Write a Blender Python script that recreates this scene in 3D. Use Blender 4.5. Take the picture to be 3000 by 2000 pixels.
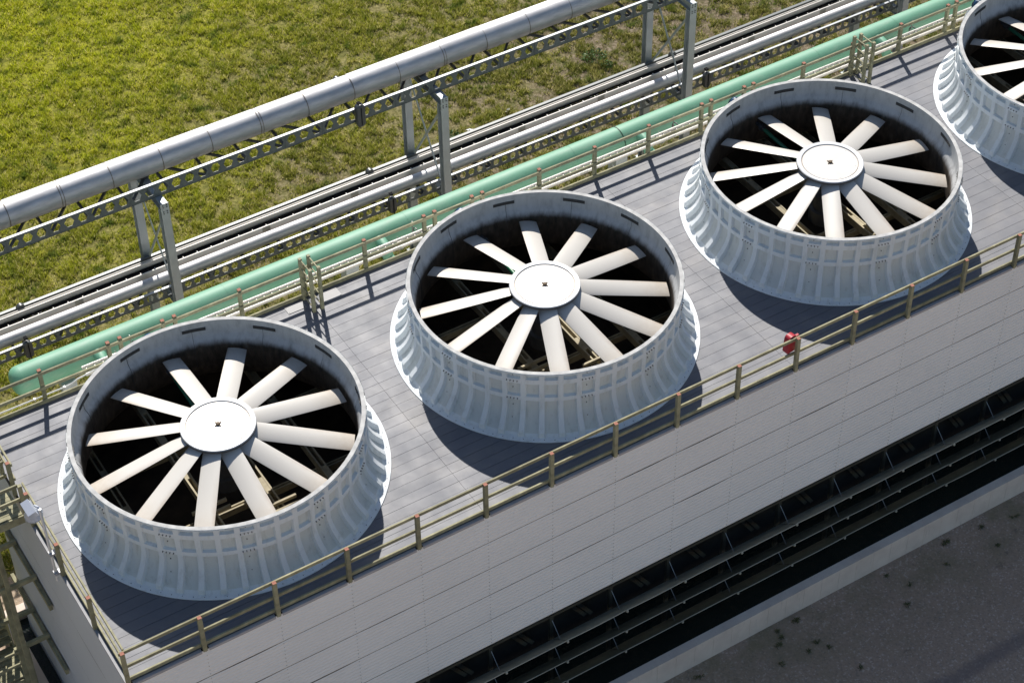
import bpy, bmesh, math, random
import numpy as np
from mathutils import Vector, Matrix

random.seed(7)
rng = np.random.default_rng(11)
scene = bpy.context.scene
for o in list(bpy.data.objects):
    bpy.data.objects.remove(o)
col = scene.collection

# ---------------------------------------------------------------- camera, sky, sun, exposure
cd = bpy.data.cameras.new('camera')
cam = bpy.data.objects.new('camera', cd)
col.objects.link(cam)
cam.location = (-6.83678631, -27.72359731, 35.89610768)
cam.rotation_euler = (0.82637597, 0.01273509, -0.5563759)
cd.sensor_fit = 'HORIZONTAL'
cd.sensor_width = 36.0
cd.lens = 71.398
cd.shift_x = -0.0002
cd.shift_y = -0.02743
cd.clip_start = 0.5
cd.clip_end = 2000
scene.camera = cam

SUN = Vector((0.41, 1.08, 1.0)).normalized()
world = bpy.data.worlds.new('World')
scene.world = world
world.use_nodes = True
wn = world.node_tree
bg = wn.nodes['Background']
sky = wn.nodes.new('ShaderNodeTexSky')
sky.sky_type = 'NISHITA'
sky.sun_disc = False
sky.sun_elevation = math.asin(SUN.z)
sky.sun_rotation = math.atan2(SUN.x, SUN.y)
sky.air_density = 1.0
sky.dust_density = 0.5
sky.ozone_density = 1.0
wn.links.new(sky.outputs[0], bg.inputs['Color'])
bg.inputs['Strength'].default_value = 0.052
sd = bpy.data.lights.new('sun', 'SUN')
sd.energy = 3.4
sd.angle = math.radians(0.5)
sd.color = (1.0, 0.95, 0.88)
so = bpy.data.objects.new('sun', sd)
so.rotation_euler = (-SUN).to_track_quat('-Z', 'Y').to_euler()
so.location = (10, 40, 40)
col.objects.link(so)
scene.view_settings.view_transform = 'Standard'
scene.view_settings.look = 'None'
scene.view_settings.gamma = 1.0
scene.view_settings.exposure = 0.95
try:
    scene.view_settings.use_curve_mapping = False
except Exception:
    pass

# ---------------------------------------------------------------- constants
S = 1.829                       # bay of the tower and of its railing posts
W = 9.18                        # depth of the tower
NB = 20                         # bays built
L = NB * S
GZ = -8.23                      # ground
WZ = -7.72                      # basin water
CEN = [(2.5 * S + 5 * S * k, 4.59) for k in range(4)]


# ---------------------------------------------------------------- material helpers
def new_mat(name):
    m = bpy.data.materials.new(name)
    m.use_nodes = True
    nt = m.node_tree
    return m, nt, nt.nodes['Principled BSDF']


def nnode(nt, t, **kw):
    n = nt.nodes.new(t)
    for k, v in kw.items():
        setattr(n, k, v)
    return n


def rgb(c):
    return (c[0], c[1], c[2], 1.0)


def coords(nt, space='Object', scale=(1, 1, 1)):
    tc = nnode(nt, 'ShaderNodeTexCoord')
    mp = nnode(nt, 'ShaderNodeMapping')
    mp.inputs['Scale'].default_value = scale
    if space == 'World':
        g = nnode(nt, 'ShaderNodeNewGeometry')
        nt.links.new(g.outputs['Position'], mp.inputs['Vector'])
    else:
        nt.links.new(tc.outputs[space], mp.inputs['Vector'])
    return mp.outputs[0]


def noise(nt, vec, scale, detail=4, rough=0.55):
    n = nnode(nt, 'ShaderNodeTexNoise')
    n.inputs['Scale'].default_value = scale
    n.inputs['Detail'].default_value = detail
    n.inputs['Roughness'].default_value = rough
    if vec is not None:
        nt.links.new(vec, n.inputs['Vector'])
    return n.outputs['Fac']


def ramp(nt, fac, stops):
    r = nnode(nt, 'ShaderNodeValToRGB')
    e = r.color_ramp.elements
    while len(e) < len(stops):
        e.new(0.5)
    for i, (p, c) in enumerate(stops):
        e[i].position = p
        e[i].color = rgb(c)
    nt.links.new(fac, r.inputs[0])
    return r.outputs[0]


def mixc(nt, fac, a, b, mode='MIX'):
    m = nnode(nt, 'ShaderNodeMix', data_type='RGBA', blend_type=mode)
    for sock, v in ((0, fac), (6, a), (7, b)):
        if isinstance(v, (int, float)):
            m.inputs[sock].default_value = v
        elif isinstance(v, tuple):
            m.inputs[sock].default_value = rgb(v)
        else:
            nt.links.new(v, m.inputs[sock])
    return m.outputs[2]


def mathn(nt, op, a, b=None, clamp=False):
    m = nnode(nt, 'ShaderNodeMath', operation=op)
    m.use_clamp = clamp
    for i, v in enumerate((a, b)):
        if v is None:
            continue
        if isinstance(v, (int, float)):
            m.inputs[i].default_value = v
        else:
            nt.links.new(v, m.inputs[i])
    return m.outputs[0]


def maprange(nt, v, a, b, c=0.0, d=1.0, smooth=False):
    m = nnode(nt, 'ShaderNodeMapRange')
    if smooth:
        m.interpolation_type = 'SMOOTHSTEP'
    nt.links.new(v, m.inputs[0])
    for i, x in enumerate((a, b, c, d)):
        m.inputs[i + 1].default_value = x
    return m.outputs[0]


def bump(nt, h, strength=0.3, dist=0.01):
    b = nnode(nt, 'ShaderNodeBump')
    b.inputs['Strength'].default_value = strength
    b.inputs['Distance'].default_value = dist
    nt.links.new(h, b.inputs['Height'])
    return b.outputs[0]


def simple(name, c, rough=0.5, metal=0.0, var=0.12, scale=3.0, space='Object', spec=0.5, stretch=(1, 1, 1), objvar=0.0, bumps=0.0, bscale=60):
    """plain paint, metal or timber with mottled wear"""
    m, nt, p = new_mat(name)
    v = coords(nt, space, stretch)
    f = noise(nt, v, scale, 6, 0.6)
    lo = tuple(max(0, x * (1 - var)) for x in c)
    hi = tuple(x * (1 + var) for x in c)
    out = ramp(nt, f, [(0.3, lo), (0.7, hi)])
    if objvar:
        oi = nnode(nt, 'ShaderNodeObjectInfo')
        k = maprange(nt, oi.outputs['Random'], 0, 1, 1 - objvar, 1 + objvar)
        comb = nnode(nt, 'ShaderNodeCombineColor')
        for i in range(3):
            nt.links.new(k, comb.inputs[i])
        out = mixc(nt, 1.0, out, comb.outputs[0], 'MULTIPLY')
    nt.links.new(out, p.inputs['Base Color'])
    p.inputs['Roughness'].default_value = rough
    p.inputs['Metallic'].default_value = metal
    p.inputs['Specular IOR Level'].default_value = spec
    if bumps:
        nt.links.new(bump(nt, noise(nt, v, bscale, 5), bumps, 0.01), p.inputs['Normal'])
    return m


M = {}
def mat_frp(name='white_fibreglass', k0=(1, 1, 1)):
    m, nt, p = new_mat(name)
    w = coords(nt, 'World', (2.2, 2.2, 0.45))
    st = noise(nt, w, 2.6, 6, 0.66)
    big = noise(nt, coords(nt, 'World'), 0.55, 4)
    c = ramp(nt, big, [(0.3, (0.70, 0.745, 0.77)), (0.7, (0.78, 0.805, 0.815))])
    c = mixc(nt, maprange(nt, st, 0.52, 0.76, 0.0, 0.60), c, (0.46, 0.47, 0.445))
    fine = noise(nt, coords(nt, 'World'), 14, 4)
    c = mixc(nt, maprange(nt, fine, 0.62, 0.78, 0.0, 0.25), c, (0.45, 0.46, 0.45))
    oi = nnode(nt, 'ShaderNodeObjectInfo')
    k = maprange(nt, oi.outputs['Random'], 0, 1, 0.95, 1.03)
    comb = nnode(nt, 'ShaderNodeCombineColor')
    for i in range(3):
        nt.links.new(k, comb.inputs[i])
    c = mixc(nt, 1.0, c, comb.outputs[0], 'MULTIPLY')
    c = mixc(nt, 1.0, c, k0, 'MULTIPLY')
    nt.links.new(c, p.inputs['Base Color'])
    p.inputs['Roughness'].default_value = 0.68
    p.inputs['Specular IOR Level'].default_value = 0.28
    return m


M['frp'] = mat_frp()
M['frprecess'] = mat_frp('recess_fibreglass', (0.89, 0.875, 0.83))  # tint of the recessed faces, darker and warmer than the ribs
M['rim'] = simple('raw_cut_rim', (0.47, 0.465, 0.45), 0.75, var=0.22, scale=5, spec=0.2)
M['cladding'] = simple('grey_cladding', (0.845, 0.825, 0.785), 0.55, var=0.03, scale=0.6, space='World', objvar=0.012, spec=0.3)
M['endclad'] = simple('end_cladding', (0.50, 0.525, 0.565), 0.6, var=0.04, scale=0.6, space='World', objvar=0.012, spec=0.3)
M['screwpale'] = simple('pale_screw_head', (0.46, 0.45, 0.43), 0.5, metal=0.3)
M['boltgrey'] = simple('weathered_bolt', (0.14, 0.14, 0.14), 0.6)
M['screw'] = simple('screw_head', (0.10, 0.10, 0.10), 0.5, metal=0.4)
M['flashdull'] = simple('dull_flashing', (0.36, 0.36, 0.37), 0.7, var=0.1, spec=0.2)
M['flash'] = simple('galvanised_flashing', (0.40, 0.40, 0.42), 0.5, metal=0.2, var=0.08)
M['timber'] = simple('treated_timber', (0.290, 0.272, 0.170), 0.75, var=0.30, scale=4, stretch=(1, 1, 1), objvar=0.16, spec=0.25, bumps=0.25, bscale=40)
M['timberdark'] = simple('wet_timber', (0.055, 0.050, 0.034), 0.8, var=0.3, scale=3, objvar=0.15)
M['capred'] = simple('red_end_sealer', (0.33, 0.13, 0.085), 0.8, var=0.25, scale=30)
M['tan'] = simple('pale_interior_timber', (0.36, 0.31, 0.20), 0.7, var=0.25, scale=4, objvar=0.15)
M['void'] = simple('unlit_black', (0.012, 0.012, 0.011), 0.9, var=0.4, scale=5)  # the darkness inside the tower, put into the colour as near-black
M['inside'] = simple('unlit_brown_interior', (0.055, 0.040, 0.026), 0.9, var=0.5, scale=2)  # brown interior, with its lack of light darkened into the colour
M['louver'] = simple('louver_sheet', (0.30, 0.315, 0.265), 0.55, var=0.25, scale=2.0, objvar=0.12, spec=0.35)
M['louverlip'] = simple('louver_lip', (0.44, 0.43, 0.35), 0.5, var=0.15)
M['rod'] = simple('steel_rod', (0.38, 0.38, 0.36), 0.4, metal=0.6)
M['steel'] = simple('galvanised_steel', (0.37, 0.40, 0.42), 0.5, metal=0.25, var=0.10, scale=2.0, objvar=0.05)
M['beam'] = simple('shaded_beam_steel', (0.085, 0.100, 0.105), 0.45, metal=0.1, var=0.15, scale=2.0)  # beam steel with the shade on its sunless faces painted in
M['beamtop'] = simple('sunlit_beam_flange', (0.40, 0.42, 0.44), 0.5, metal=0.2, var=0.08)  # top flange of the same beams, sunlight painted in as a paler tone
M['brace'] = simple('dark_brace_steel', (0.07, 0.072, 0.075), 0.5, metal=0.2, var=0.2)
M['tray'] = simple('aluminium_tray', (0.60, 0.58, 0.55), 0.55, metal=0.15, var=0.08, scale=2)
M['cable'] = simple('black_cable', (0.014, 0.014, 0.015), 0.9, spec=0.08)
M['boxdark'] = simple('dark_grey_box', (0.05, 0.053, 0.056), 0.4, var=0.15)
M['hub'] = simple('fan_hub_cover', (0.60, 0.565, 0.52), 0.42, var=0.06, scale=2.2)
M['hubrim'] = simple('fan_hub_rim', (0.62, 0.62, 0.62), 0.40, var=0.04)
M['hubdark'] = simple('hub_side', (0.06, 0.06, 0.062), 0.5)
M['rust'] = simple('rusty_bolt', (0.12, 0.075, 0.035), 0.7)
M['greenshaft'] = simple('green_shaft', (0.03, 0.17, 0.085), 0.35)
M['blue'] = simple('blue_motor_paint', (0.018, 0.062, 0.135), 0.28, var=0.2)
M['conduit'] = simple('white_conduit', (0.72, 0.73, 0.73), 0.35, metal=0.2)
M['red'] = simple('red_plastic', (0.40, 0.022, 0.034), 0.38, var=0.12)
M['lampbody'] = simple('lamp_paint', (0.47, 0.50, 0.57), 0.35, var=0.04)
M['strap'] = simple('dark_strap', (0.055, 0.054, 0.052), 0.6, var=0.3, scale=8)
M['plate'] = simple('pale_cover_plate', (0.22, 0.22, 0.225), 0.55, var=0.06)
M['leaf'] = simple('weed_leaf', (0.060, 0.135, 0.020), 0.6, var=0.4, scale=8)
M['leafdry'] = simple('dull_weed_leaf', (0.10, 0.105, 0.040), 0.8, var=0.4, scale=8)
M['litter'] = simple('white_scrap', (0.75, 0.75, 0.73), 0.6, var=0.05)
M['steeldull'] = simple('valve_steel', (0.22, 0.22, 0.21), 0.45, metal=0.5, var=0.25, scale=10)


def mat_deck():
    m, nt, p = new_mat('deck_plank_coating')
    w = coords(nt, 'World')
    f = noise(nt, w, 0.9, 5, 0.6)
    base = ramp(nt, f, [(0.28, (0.078, 0.086, 0.110)), (0.52, (0.103, 0.107, 0.127)), (0.74, (0.150, 0.146, 0.150))])
    oi = nnode(nt, 'ShaderNodeObjectInfo')
    k = maprange(nt, oi.outputs['Random'], 0, 1, 0.93, 1.07)
    comb = nnode(nt, 'ShaderNodeCombineColor')
    for i in range(3):
        nt.links.new(k, comb.inputs[i])
    base = mixc(nt, 1.0, base, comb.outputs[0], 'MULTIPLY')
    nt.links.new(base, p.inputs['Base Color'])
    r = maprange(nt, noise(nt, w, 1.7, 4), 0.3, 0.7, 0.60, 0.70)
    nt.links.new(r, p.inputs['Roughness'])
    p.inputs['Specular IOR Level'].default_value = 0.95
    fine = noise(nt, coords(nt, 'World', (2, 40, 40)), 3.0, 4)
    nt.links.new(bump(nt, fine, 0.10, 0.004), p.inputs['Normal'])
    return m


M['deck'] = mat_deck()


def mat_stack_inner():
    """fibreglass inside the stack: grey weathered top band, soot and algae below the throat"""
    m, nt, p = new_mat('stained_stack_lining')
    tc = nnode(nt, 'ShaderNodeTexCoord')
    sep = nnode(nt, 'ShaderNodeSeparateXYZ')
    nt.links.new(tc.outputs['Object'], sep.inputs[0])
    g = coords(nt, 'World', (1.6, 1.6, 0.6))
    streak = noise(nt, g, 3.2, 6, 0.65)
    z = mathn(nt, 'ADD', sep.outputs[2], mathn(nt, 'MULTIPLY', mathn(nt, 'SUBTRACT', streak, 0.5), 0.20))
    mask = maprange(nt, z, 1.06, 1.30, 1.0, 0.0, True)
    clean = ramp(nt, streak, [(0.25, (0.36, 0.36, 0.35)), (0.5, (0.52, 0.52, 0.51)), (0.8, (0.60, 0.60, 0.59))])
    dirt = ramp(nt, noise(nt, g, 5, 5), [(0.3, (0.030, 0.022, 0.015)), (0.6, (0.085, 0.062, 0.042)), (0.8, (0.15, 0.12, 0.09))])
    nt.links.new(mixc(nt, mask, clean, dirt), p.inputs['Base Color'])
    p.inputs['Roughness'].default_value = 0.65
    return m


M['lining'] = mat_stack_inner()


def mat_blade():
    m, nt, p = new_mat('fan_blade_gelcoat')
    tc = nnode(nt, 'ShaderNodeTexCoord')
    sep = nnode(nt, 'ShaderNodeSeparateXYZ')
    nt.links.new(tc.outputs['Object'], sep.inputs[0])
    # brown wear along the leading edge, growing towards the tip
    e = maprange(nt, sep.outputs[1], 0.0, 0.19, 0.0, 1.0, True)
    t = maprange(nt, sep.outputs[0], 1.2, 3.2, 0.0, 1.0)
    n = maprange(nt, noise(nt, tc.outputs['Object'], 6, 5), 0.3, 0.7, 0.5, 1.0)
    wear = mathn(nt, 'MULTIPLY', mathn(nt, 'MULTIPLY', e, t), n, True)
    tipw = maprange(nt, sep.outputs[0], 2.2, 3.2, 0.0, 0.55, True)
    wear = mathn(nt, 'MAXIMUM', wear, mathn(nt, 'MULTIPLY', tipw, n))
    nt.links.new(mixc(nt, wear, (0.56, 0.535, 0.49), (0.34, 0.26, 0.18)), p.inputs['Base Color'])
    p.inputs['Roughness'].default_value = 0.42
    return m


M['blade'] = mat_blade()


def mat_green_pipe():
    m, nt, p = new_mat('green_pipe_coating')
    v = coords(nt, 'World')
    f = noise(nt, v, 1.1, 5)
    c = ramp(nt, f, [(0.3, (0.115, 0.310, 0.200)), (0.7, (0.145, 0.355, 0.240))])
    sp = noise(nt, coords(nt, 'World', (3, 3, 3)), 5, 6, 0.7)
    c = mixc(nt, maprange(nt, sp, 0.66, 0.74, 0.0, 0.6), c, (0.10, 0.17, 0.12))
    dust = noise(nt, coords(nt, 'World', (0.8, 3, 3)), 2.2, 6, 0.7)
    c = mixc(nt, maprange(nt, dust, 0.50, 0.72, 0.0, 0.45), c, (0.27, 0.36, 0.28))
    nt.links.new(c, p.inputs['Base Color'])
    p.inputs['Roughness'].default_value = 0.58
    p.inputs['Specular IOR Level'].default_value = 0.6
    return m


M['greenpipe'] = mat_green_pipe()


def mat_jacket():
    m, nt, p = new_mat('aluminium_jacket')
    v = coords(nt, 'World', (1.2, 5, 5))
    f = noise(nt, v, 1.6, 6, 0.6)
    c = ramp(nt, f, [(0.3, (0.46, 0.46, 0.47)), (0.7, (0.60, 0.60, 0.61))])
    nt.links.new(c, p.inputs['Base Color'])
    p.inputs['Metallic'].default_value = 0.85
    nt.links.new(maprange(nt, noise(nt, v, 3.0, 5), 0.3, 0.7, 0.60, 0.69), p.inputs['Roughness'])
    nt.links.new(bump(nt, noise(nt, coords(nt, 'World', (1, 2, 2)), 2.0, 3), 0.12, 0.02), p.inputs['Normal'])
    return m


M['jacket'] = mat_jacket()
M['seam'] = simple('jacket_seam', (0.20, 0.17, 0.14), 0.5, metal=0.5, var=0.3, scale=10)


def mat_concrete():
    m, nt, p = new_mat('basin_concrete')
    v = coords(nt, 'World')
    f = noise(nt, v, 1.2, 6, 0.65)
    c = ramp(nt, f, [(0.3, (0.64, 0.535, 0.455)), (0.6, (0.75, 0.64, 0.545)), (0.8, (0.79, 0.69, 0.60))])
    st = noise(nt, coords(nt, 'World', (6, 6, 0.5)), 2.5, 5, 0.7)
    c = mixc(nt, maprange(nt, st, 0.60, 0.75, 0.0, 0.45), c, (0.22, 0.19, 0.15))
    nt.links.new(c, p.inputs['Base Color'])
    p.inputs['Roughness'].default_value = 0.9
    nt.links.new(bump(nt, noise(nt, v, 25, 5), 0.3, 0.01), p.inputs['Normal'])
    return m


M['concrete'] = mat_concrete()


def mat_gravel():
    m, nt, p = new_mat('packed_gravel')
    v = coords(nt, 'World')
    big = noise(nt, v, 0.22, 5, 0.6)
    fine = noise(nt, v, 14, 5, 0.7)
    speck = nnode(nt, 'ShaderNodeTexVoronoi')
    speck.inputs['Scale'].default_value = 22
    nt.links.new(v, speck.inputs['Vector'])
    c = ramp(nt, fine, [(0.25, (0.27, 0.19, 0.138)), (0.5, (0.405, 0.300, 0.222)), (0.8, (0.52, 0.395, 0.305))])
    c = mixc(nt, maprange(nt, big, 0.35, 0.65, 0.0, 0.55), c, (0.345, 0.252, 0.192))
    sc = nnode(nt, 'ShaderNodeSeparateColor')
    nt.links.new(speck.outputs['Color'], sc.inputs[0])
    c = mixc(nt, maprange(nt, sc.outputs[0], 0.86, 0.90, 0.0, 0.45), c, (0.62, 0.52, 0.45))
    c = mixc(nt, maprange(nt, sc.outputs[1], 0.80, 0.86, 0.0, 0.4), c, (0.20, 0.165, 0.145))
    # damp wheel track running parallel to the tower, well out from the basin
    sep = nnode(nt, 'ShaderNodeSeparateXYZ')
    nt.links.new(v, sep.inputs[0])
    yy = mathn(nt, 'ADD', sep.outputs[1], mathn(nt, 'MULTIPLY', noise(nt, coords(nt, 'World'), 0.6, 3), 0.9))
    tr = mathn(nt, 'ABSOLUTE', mathn(nt, 'ADD', yy, 4.95))
    c = mixc(nt, maprange(nt, tr, 0.05, 0.40, 0.6, 0.0, True), c, (0.15, 0.125, 0.125))
    near = maprange(nt, sep.outputs[1], -4.6, -1.6, 0.0, 1.0)
    film = mathn(nt, 'MULTIPLY', near, maprange(nt, noise(nt, coords(nt, 'World'), 0.9, 5, 0.65), 0.42, 0.66, 0.0, 0.75))
    c = mixc(nt, film, c, (0.215, 0.185, 0.105))
    blot = noise(nt, coords(nt, 'World'), 2.6, 6, 0.72)
    c = mixc(nt, maprange(nt, blot, 0.60, 0.72, 0.0, 0.55), c, (0.13, 0.105, 0.080))
    nt.links.new(c, p.inputs['Base Color'])
    p.inputs['Roughness'].default_value = 0.95
    nt.links.new(bump(nt, fine, 0.6, 0.03), p.inputs['Normal'])
    return m


M['gravel'] = mat_gravel()


def grass_tone(nt, v):
    """large scale mask: 1 lush yellow-green (up left), 0 thin straw"""
    sep = nnode(nt, 'ShaderNodeSeparateXYZ')
    nt.links.new(v, sep.inputs[0])
    n1 = mathn(nt, 'ADD', mathn(nt, 'MULTIPLY', noise(nt, v, 0.22, 5, 0.7), 0.75), 0.125)
    lin = mathn(nt, 'SUBTRACT', mathn(nt, 'MULTIPLY', sep.outputs[1], 0.022), mathn(nt, 'MULTIPLY', sep.outputs[0], 0.014))
    lin = mathn(nt, 'MAXIMUM', mathn(nt, 'MINIMUM', lin, 0.70), -0.22)
    s = mathn(nt, 'ADD', mathn(nt, 'ADD', n1, lin), -0.36)
    return maprange(nt, s, 0.28, 0.78, 0.0, 1.0)


def mat_field():
    m, nt, p = new_mat('dry_turf_soil')
    v = coords(nt, 'World')
    t = grass_tone(nt, v)
    f = noise(nt, v, 8.0, 6, 0.75)
    straw = ramp(nt, f, [(0.30, (0.075, 0.060, 0.034)), (0.50, (0.185, 0.148, 0.095)), (0.74, (0.40, 0.33, 0.255))])
    green = ramp(nt, f, [(0.3, (0.11, 0.115, 0.020)), (0.55, (0.33, 0.32, 0.040)), (0.8, (0.48, 0.44, 0.09))])
    mott = noise(nt, v, 1.9, 5, 0.7)
    fc = mixc(nt, t, straw, green)
    fc = mixc(nt, maprange(nt, mott, 0.46, 0.64, 0.0, 0.7), fc, (0.085, 0.098, 0.022))
    nt.links.new(fc, p.inputs['Base Color'])
    p.inputs['Roughness'].default_value = 1.0
    p.inputs['Specular IOR Level'].default_value = 0.1
    nt.links.new(bump(nt, f, 0.8, 0.08), p.inputs['Normal'])
    return m


M['field'] = mat_field()


def mat_grass():
    m, nt, p = new_mat('grass_blade')
    v = coords(nt, 'World')
    t = grass_tone(nt, v)
    f = noise(nt, v, 1.6, 6, 0.7)
    lush = ramp(nt, f, [(0.22, (0.16, 0.20, 0.020)), (0.36, (0.38, 0.44, 0.028)), (0.52, (0.60, 0.63, 0.035)), (0.8, (0.72, 0.66, 0.09))])
    dry = ramp(nt, f, [(0.25, (0.09, 0.12, 0.022)), (0.48, (0.22, 0.23, 0.045)), (0.66, (0.36, 0.33, 0.11)), (0.82, (0.55, 0.46, 0.28))])
    c = mixc(nt, t, dry, lush)
    at = nnode(nt, 'ShaderNodeAttribute', attribute_name='tint')
    c = mixc(nt, maprange(nt, at.outputs['Fac'], 0.58, 0.85, 0.0, 0.9), c, (0.74, 0.64, 0.30))
    c = mixc(nt, maprange(nt, at.outputs['Fac'], 0.38, 0.16, 0.0, 0.8), c, (0.105, 0.135, 0.022))
    dk = noise(nt, v, 1.25, 4, 0.65)
    c = mixc(nt, maprange(nt, dk, 0.55, 0.67, 0.0, 0.8), c, (0.115, 0.185, 0.035))
    out = nt.nodes['Material Output']
    nt.nodes.remove(p)
    d = nnode(nt, 'ShaderNodeBsdfDiffuse')
    tr = nnode(nt, 'ShaderNodeBsdfTranslucent')
    mx = nnode(nt, 'ShaderNodeMixShader')
    mx.inputs[0].default_value = 0.45
    nt.links.new(c, d.inputs[0])
    nt.links.new(c, tr.inputs[0])
    nt.links.new(d.outputs[0], mx.inputs[1])
    nt.links.new(tr.outputs[0], mx.inputs[2])
    nt.links.new(mx.outputs[0], out.inputs[0])
    return m


M['grass'] = mat_grass()


def mat_water():
    m, nt, p = new_mat('basin_water')
    v = coords(nt, 'World')
    p.inputs['Base Color'].default_value = (0.012, 0.022, 0.020, 1)
    p.inputs['Roughness'].default_value = 0.08
    p.inputs['IOR'].default_value = 1.33
    nt.links.new(bump(nt, noise(nt, v, 9, 4, 0.7), 0.8, 0.05), p.inputs['Normal'])
    return m


M['water'] = mat_water()


# ---------------------------------------------------------------- mesh helpers
class MB:
    def __init__(self):
        self.v, self.f, self.m, self.s = [], [], [], []

    def face(self, idx, mi=0, smooth=False):
        self.f.append(tuple(idx))
        self.m.append(mi)
        self.s.append(smooth)

    def hexa(self, pts, mi=0):
        n = len(self.v)
        self.v += [tuple(p) for p in pts]
        for q in ((0, 3, 2, 1), (4, 5, 6, 7), (0, 1, 5, 4), (1, 2, 6, 5), (2, 3, 7, 6), (3, 0, 4, 7)):
            self.face([n + i for i in q], mi)

    def box(self, x0, x1, y0, y1, z0, z1, mi=0):
        self.hexa([(x0, y0, z0), (x1, y0, z0), (x1, y1, z0), (x0, y1, z0),
                   (x0, y0, z1), (x1, y0, z1), (x1, y1, z1), (x0, y1, z1)], mi)

    def bar(self, p, q, w, h, mi=0, up=(0, 0, 1)):
        """square bar from p to q, w across, h along up"""
        p, q = Vector(p), Vector(q)
        d = (q - p).normalized()
        up = Vector(up)
        a = d.cross(up)
        if a.length < 1e-4:
            a = d.cross(Vector((1, 0, 0)))
        a.normalize()
        b = a.cross(d).normalized()
        a *= w / 2
        b *= h / 2
        self.hexa([p - a - b, p + a - b, p + a + b, p - a + b, q - a - b, q + a - b, q + a + b, q - a + b], mi)

    def tube(self, path, r, n=12, mi=0, caps=True, smooth=True):
        path = [Vector(p) for p in path]
        rs = r if isinstance(r, (list, tuple)) else [r] * len(path)
        base = len(self.v)
        a = None
        for i, p in enumerate(path):
            d = (path[min(i + 1, len(path) - 1)] - path[max(i - 1, 0)]).normalized()
            if a is None:
                a = d.cross(Vector((0, 0, 1)))
                if a.length < 1e-3:
                    a = d.cross(Vector((1, 0, 0)))
            else:
                a = a - d * a.dot(d)
            a.normalize()
            b = d.cross(a)
            for k in range(n):
                t = 2 * math.pi * k / n
                self.v.append(tuple(p + (a * math.cos(t) + b * math.sin(t)) * rs[i]))
        for i in range(len(path) - 1):
            for k in range(n):
                k2 = (k + 1) % n
                self.face((base + i * n + k, base + i * n + k2, base + (i + 1) * n + k2, base + (i + 1) * n + k), mi, smooth)
        if caps:
            self.face([base + k for k in reversed(range(n))], mi)
            e = base + (len(path) - 1) * n
            self.face([e + k for k in range(n)], mi)

    def lathe(self, prof, n=32, mi=0, origin=(0, 0, 0), smooth=True, mats=None):
        """surface of revolution about z; prof list of (r, z)"""
        base = len(self.v)
        ox, oy, oz = origin
        for r, z in prof:
            for k in range(n):
                t = 2 * math.pi * k / n
                self.v.append((ox + r * math.cos(t), oy + r * math.sin(t), oz + z))
        for i in range(len(prof) - 1):
            for k in range(n):
                k2 = (k + 1) % n
                self.face((base + i * n + k, base + i * n + k2, base + (i + 1) * n + k2, base + (i + 1) * n + k),
                          mats[i] if mats else mi, smooth)

    def grid(self, pts, mi=0, smooth=True, flip=False):
        """pts[i][j] -> quads"""
        base = len(self.v)
        nj = len(pts[0])
        for row in pts:
            self.v += [tuple(p) for p in row]
        for i in range(len(pts) - 1):
            for j in range(nj - 1):
                q = (base + i * nj + j, base + i * nj + j + 1, base + (i + 1) * nj + j + 1, base + (i + 1) * nj + j)
                self.face(q[::-1] if flip else q, mi, smooth)

    def mesh(self, name, mats, sharp=35):
        me = bpy.data.meshes.new(name)
        me.from_pydata(self.v, [], self.f)
        for x in (mats if isinstance(mats, (list, tuple)) else [mats]):
            me.materials.append(x)
        me.polygons.foreach_set('material_index', self.m)
        me.polygons.foreach_set('use_smooth', self.s)
        if any(self.s):
            me.set_sharp_from_angle(angle=math.radians(sharp))
        me.update()
        return me


def link(name, me, parent=None, loc=(0, 0, 0), rot=(0, 0, 0)):
    o = bpy.data.objects.new(name, me)
    col.objects.link(o)
    o.location = loc
    o.rotation_euler = rot
    if parent is not None:
        o.parent = parent
    return o


def part(name, mb, mats, parent, loc=(0, 0, 0), rot=(0, 0, 0), sharp=35):
    return link(name, mb.mesh(name, mats, sharp), parent, loc, rot)


def tag(o, label, cat, group=None, kind=None):
    if label:
        o['label'] = label
    if cat:
        o['category'] = cat
    if group:
        o['group'] = group
    if kind:
        o['kind'] = kind
    return o


def thing(name, label, cat, loc=(0, 0, 0), rz=0.0, group=None):
    o = bpy.data.objects.new(name, None)
    o.empty_display_size = 0.2
    col.objects.link(o)
    o.location = loc
    o.rotation_euler = (0, 0, rz)
    return tag(o, label, cat, group)


def copy_thing(root, loc, label, rz=0.0):
    c = root.copy()
    col.objects.link(c)
    c.location = loc
    c.rotation_euler = (0, 0, rz)
    c['label'] = label
    for ch in root.children:
        d = ch.copy()
        col.objects.link(d)
        d.parent = c
        for g in ch.children:
            e = g.copy()
            col.objects.link(e)
            e.parent = d
    return c


# ================================================================= SETTING: ground, grass
mb = MB()
mb.face([0, 1, 2, 3])
mb.v = [(-400, -400, GZ), (400, -400, GZ), (400, 400, GZ), (-400, 400, GZ)]
tag(link('gravel_ground', mb.mesh('gravel_ground', M['gravel'])), None, None, kind='structure')
mb = MB()
mb.v = [(-200, 11.6, GZ + 0.004), (300, 11.6, GZ + 0.004), (300, 390, GZ + 0.004), (-200, 390, GZ + 0.004)]
mb.face([0, 1, 2, 3])
tag(link('grass_field', mb.mesh('grass_field', M['field'])), None, None, kind='structure')


def value_noise(x, y, cell, seed):
    r = np.random.default_rng(seed)
    tab = r.random((256, 256))
    u, v = x / cell + 40, y / cell + 40
    i, j = np.floor(u).astype(int), np.floor(v).astype(int)
    fu, fv = u - i, v - j
    fu, fv = fu * fu * (3 - 2 * fu), fv * fv * (3 - 2 * fv)
    g = lambda a, b: tab[a % 256, b % 256]
    return (g(i, j) * (1 - fu) + g(i + 1, j) * fu) * (1 - fv) + (g(i, j + 1) * (1 - fu) + g(i + 1, j + 1) * fu) * fv


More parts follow.
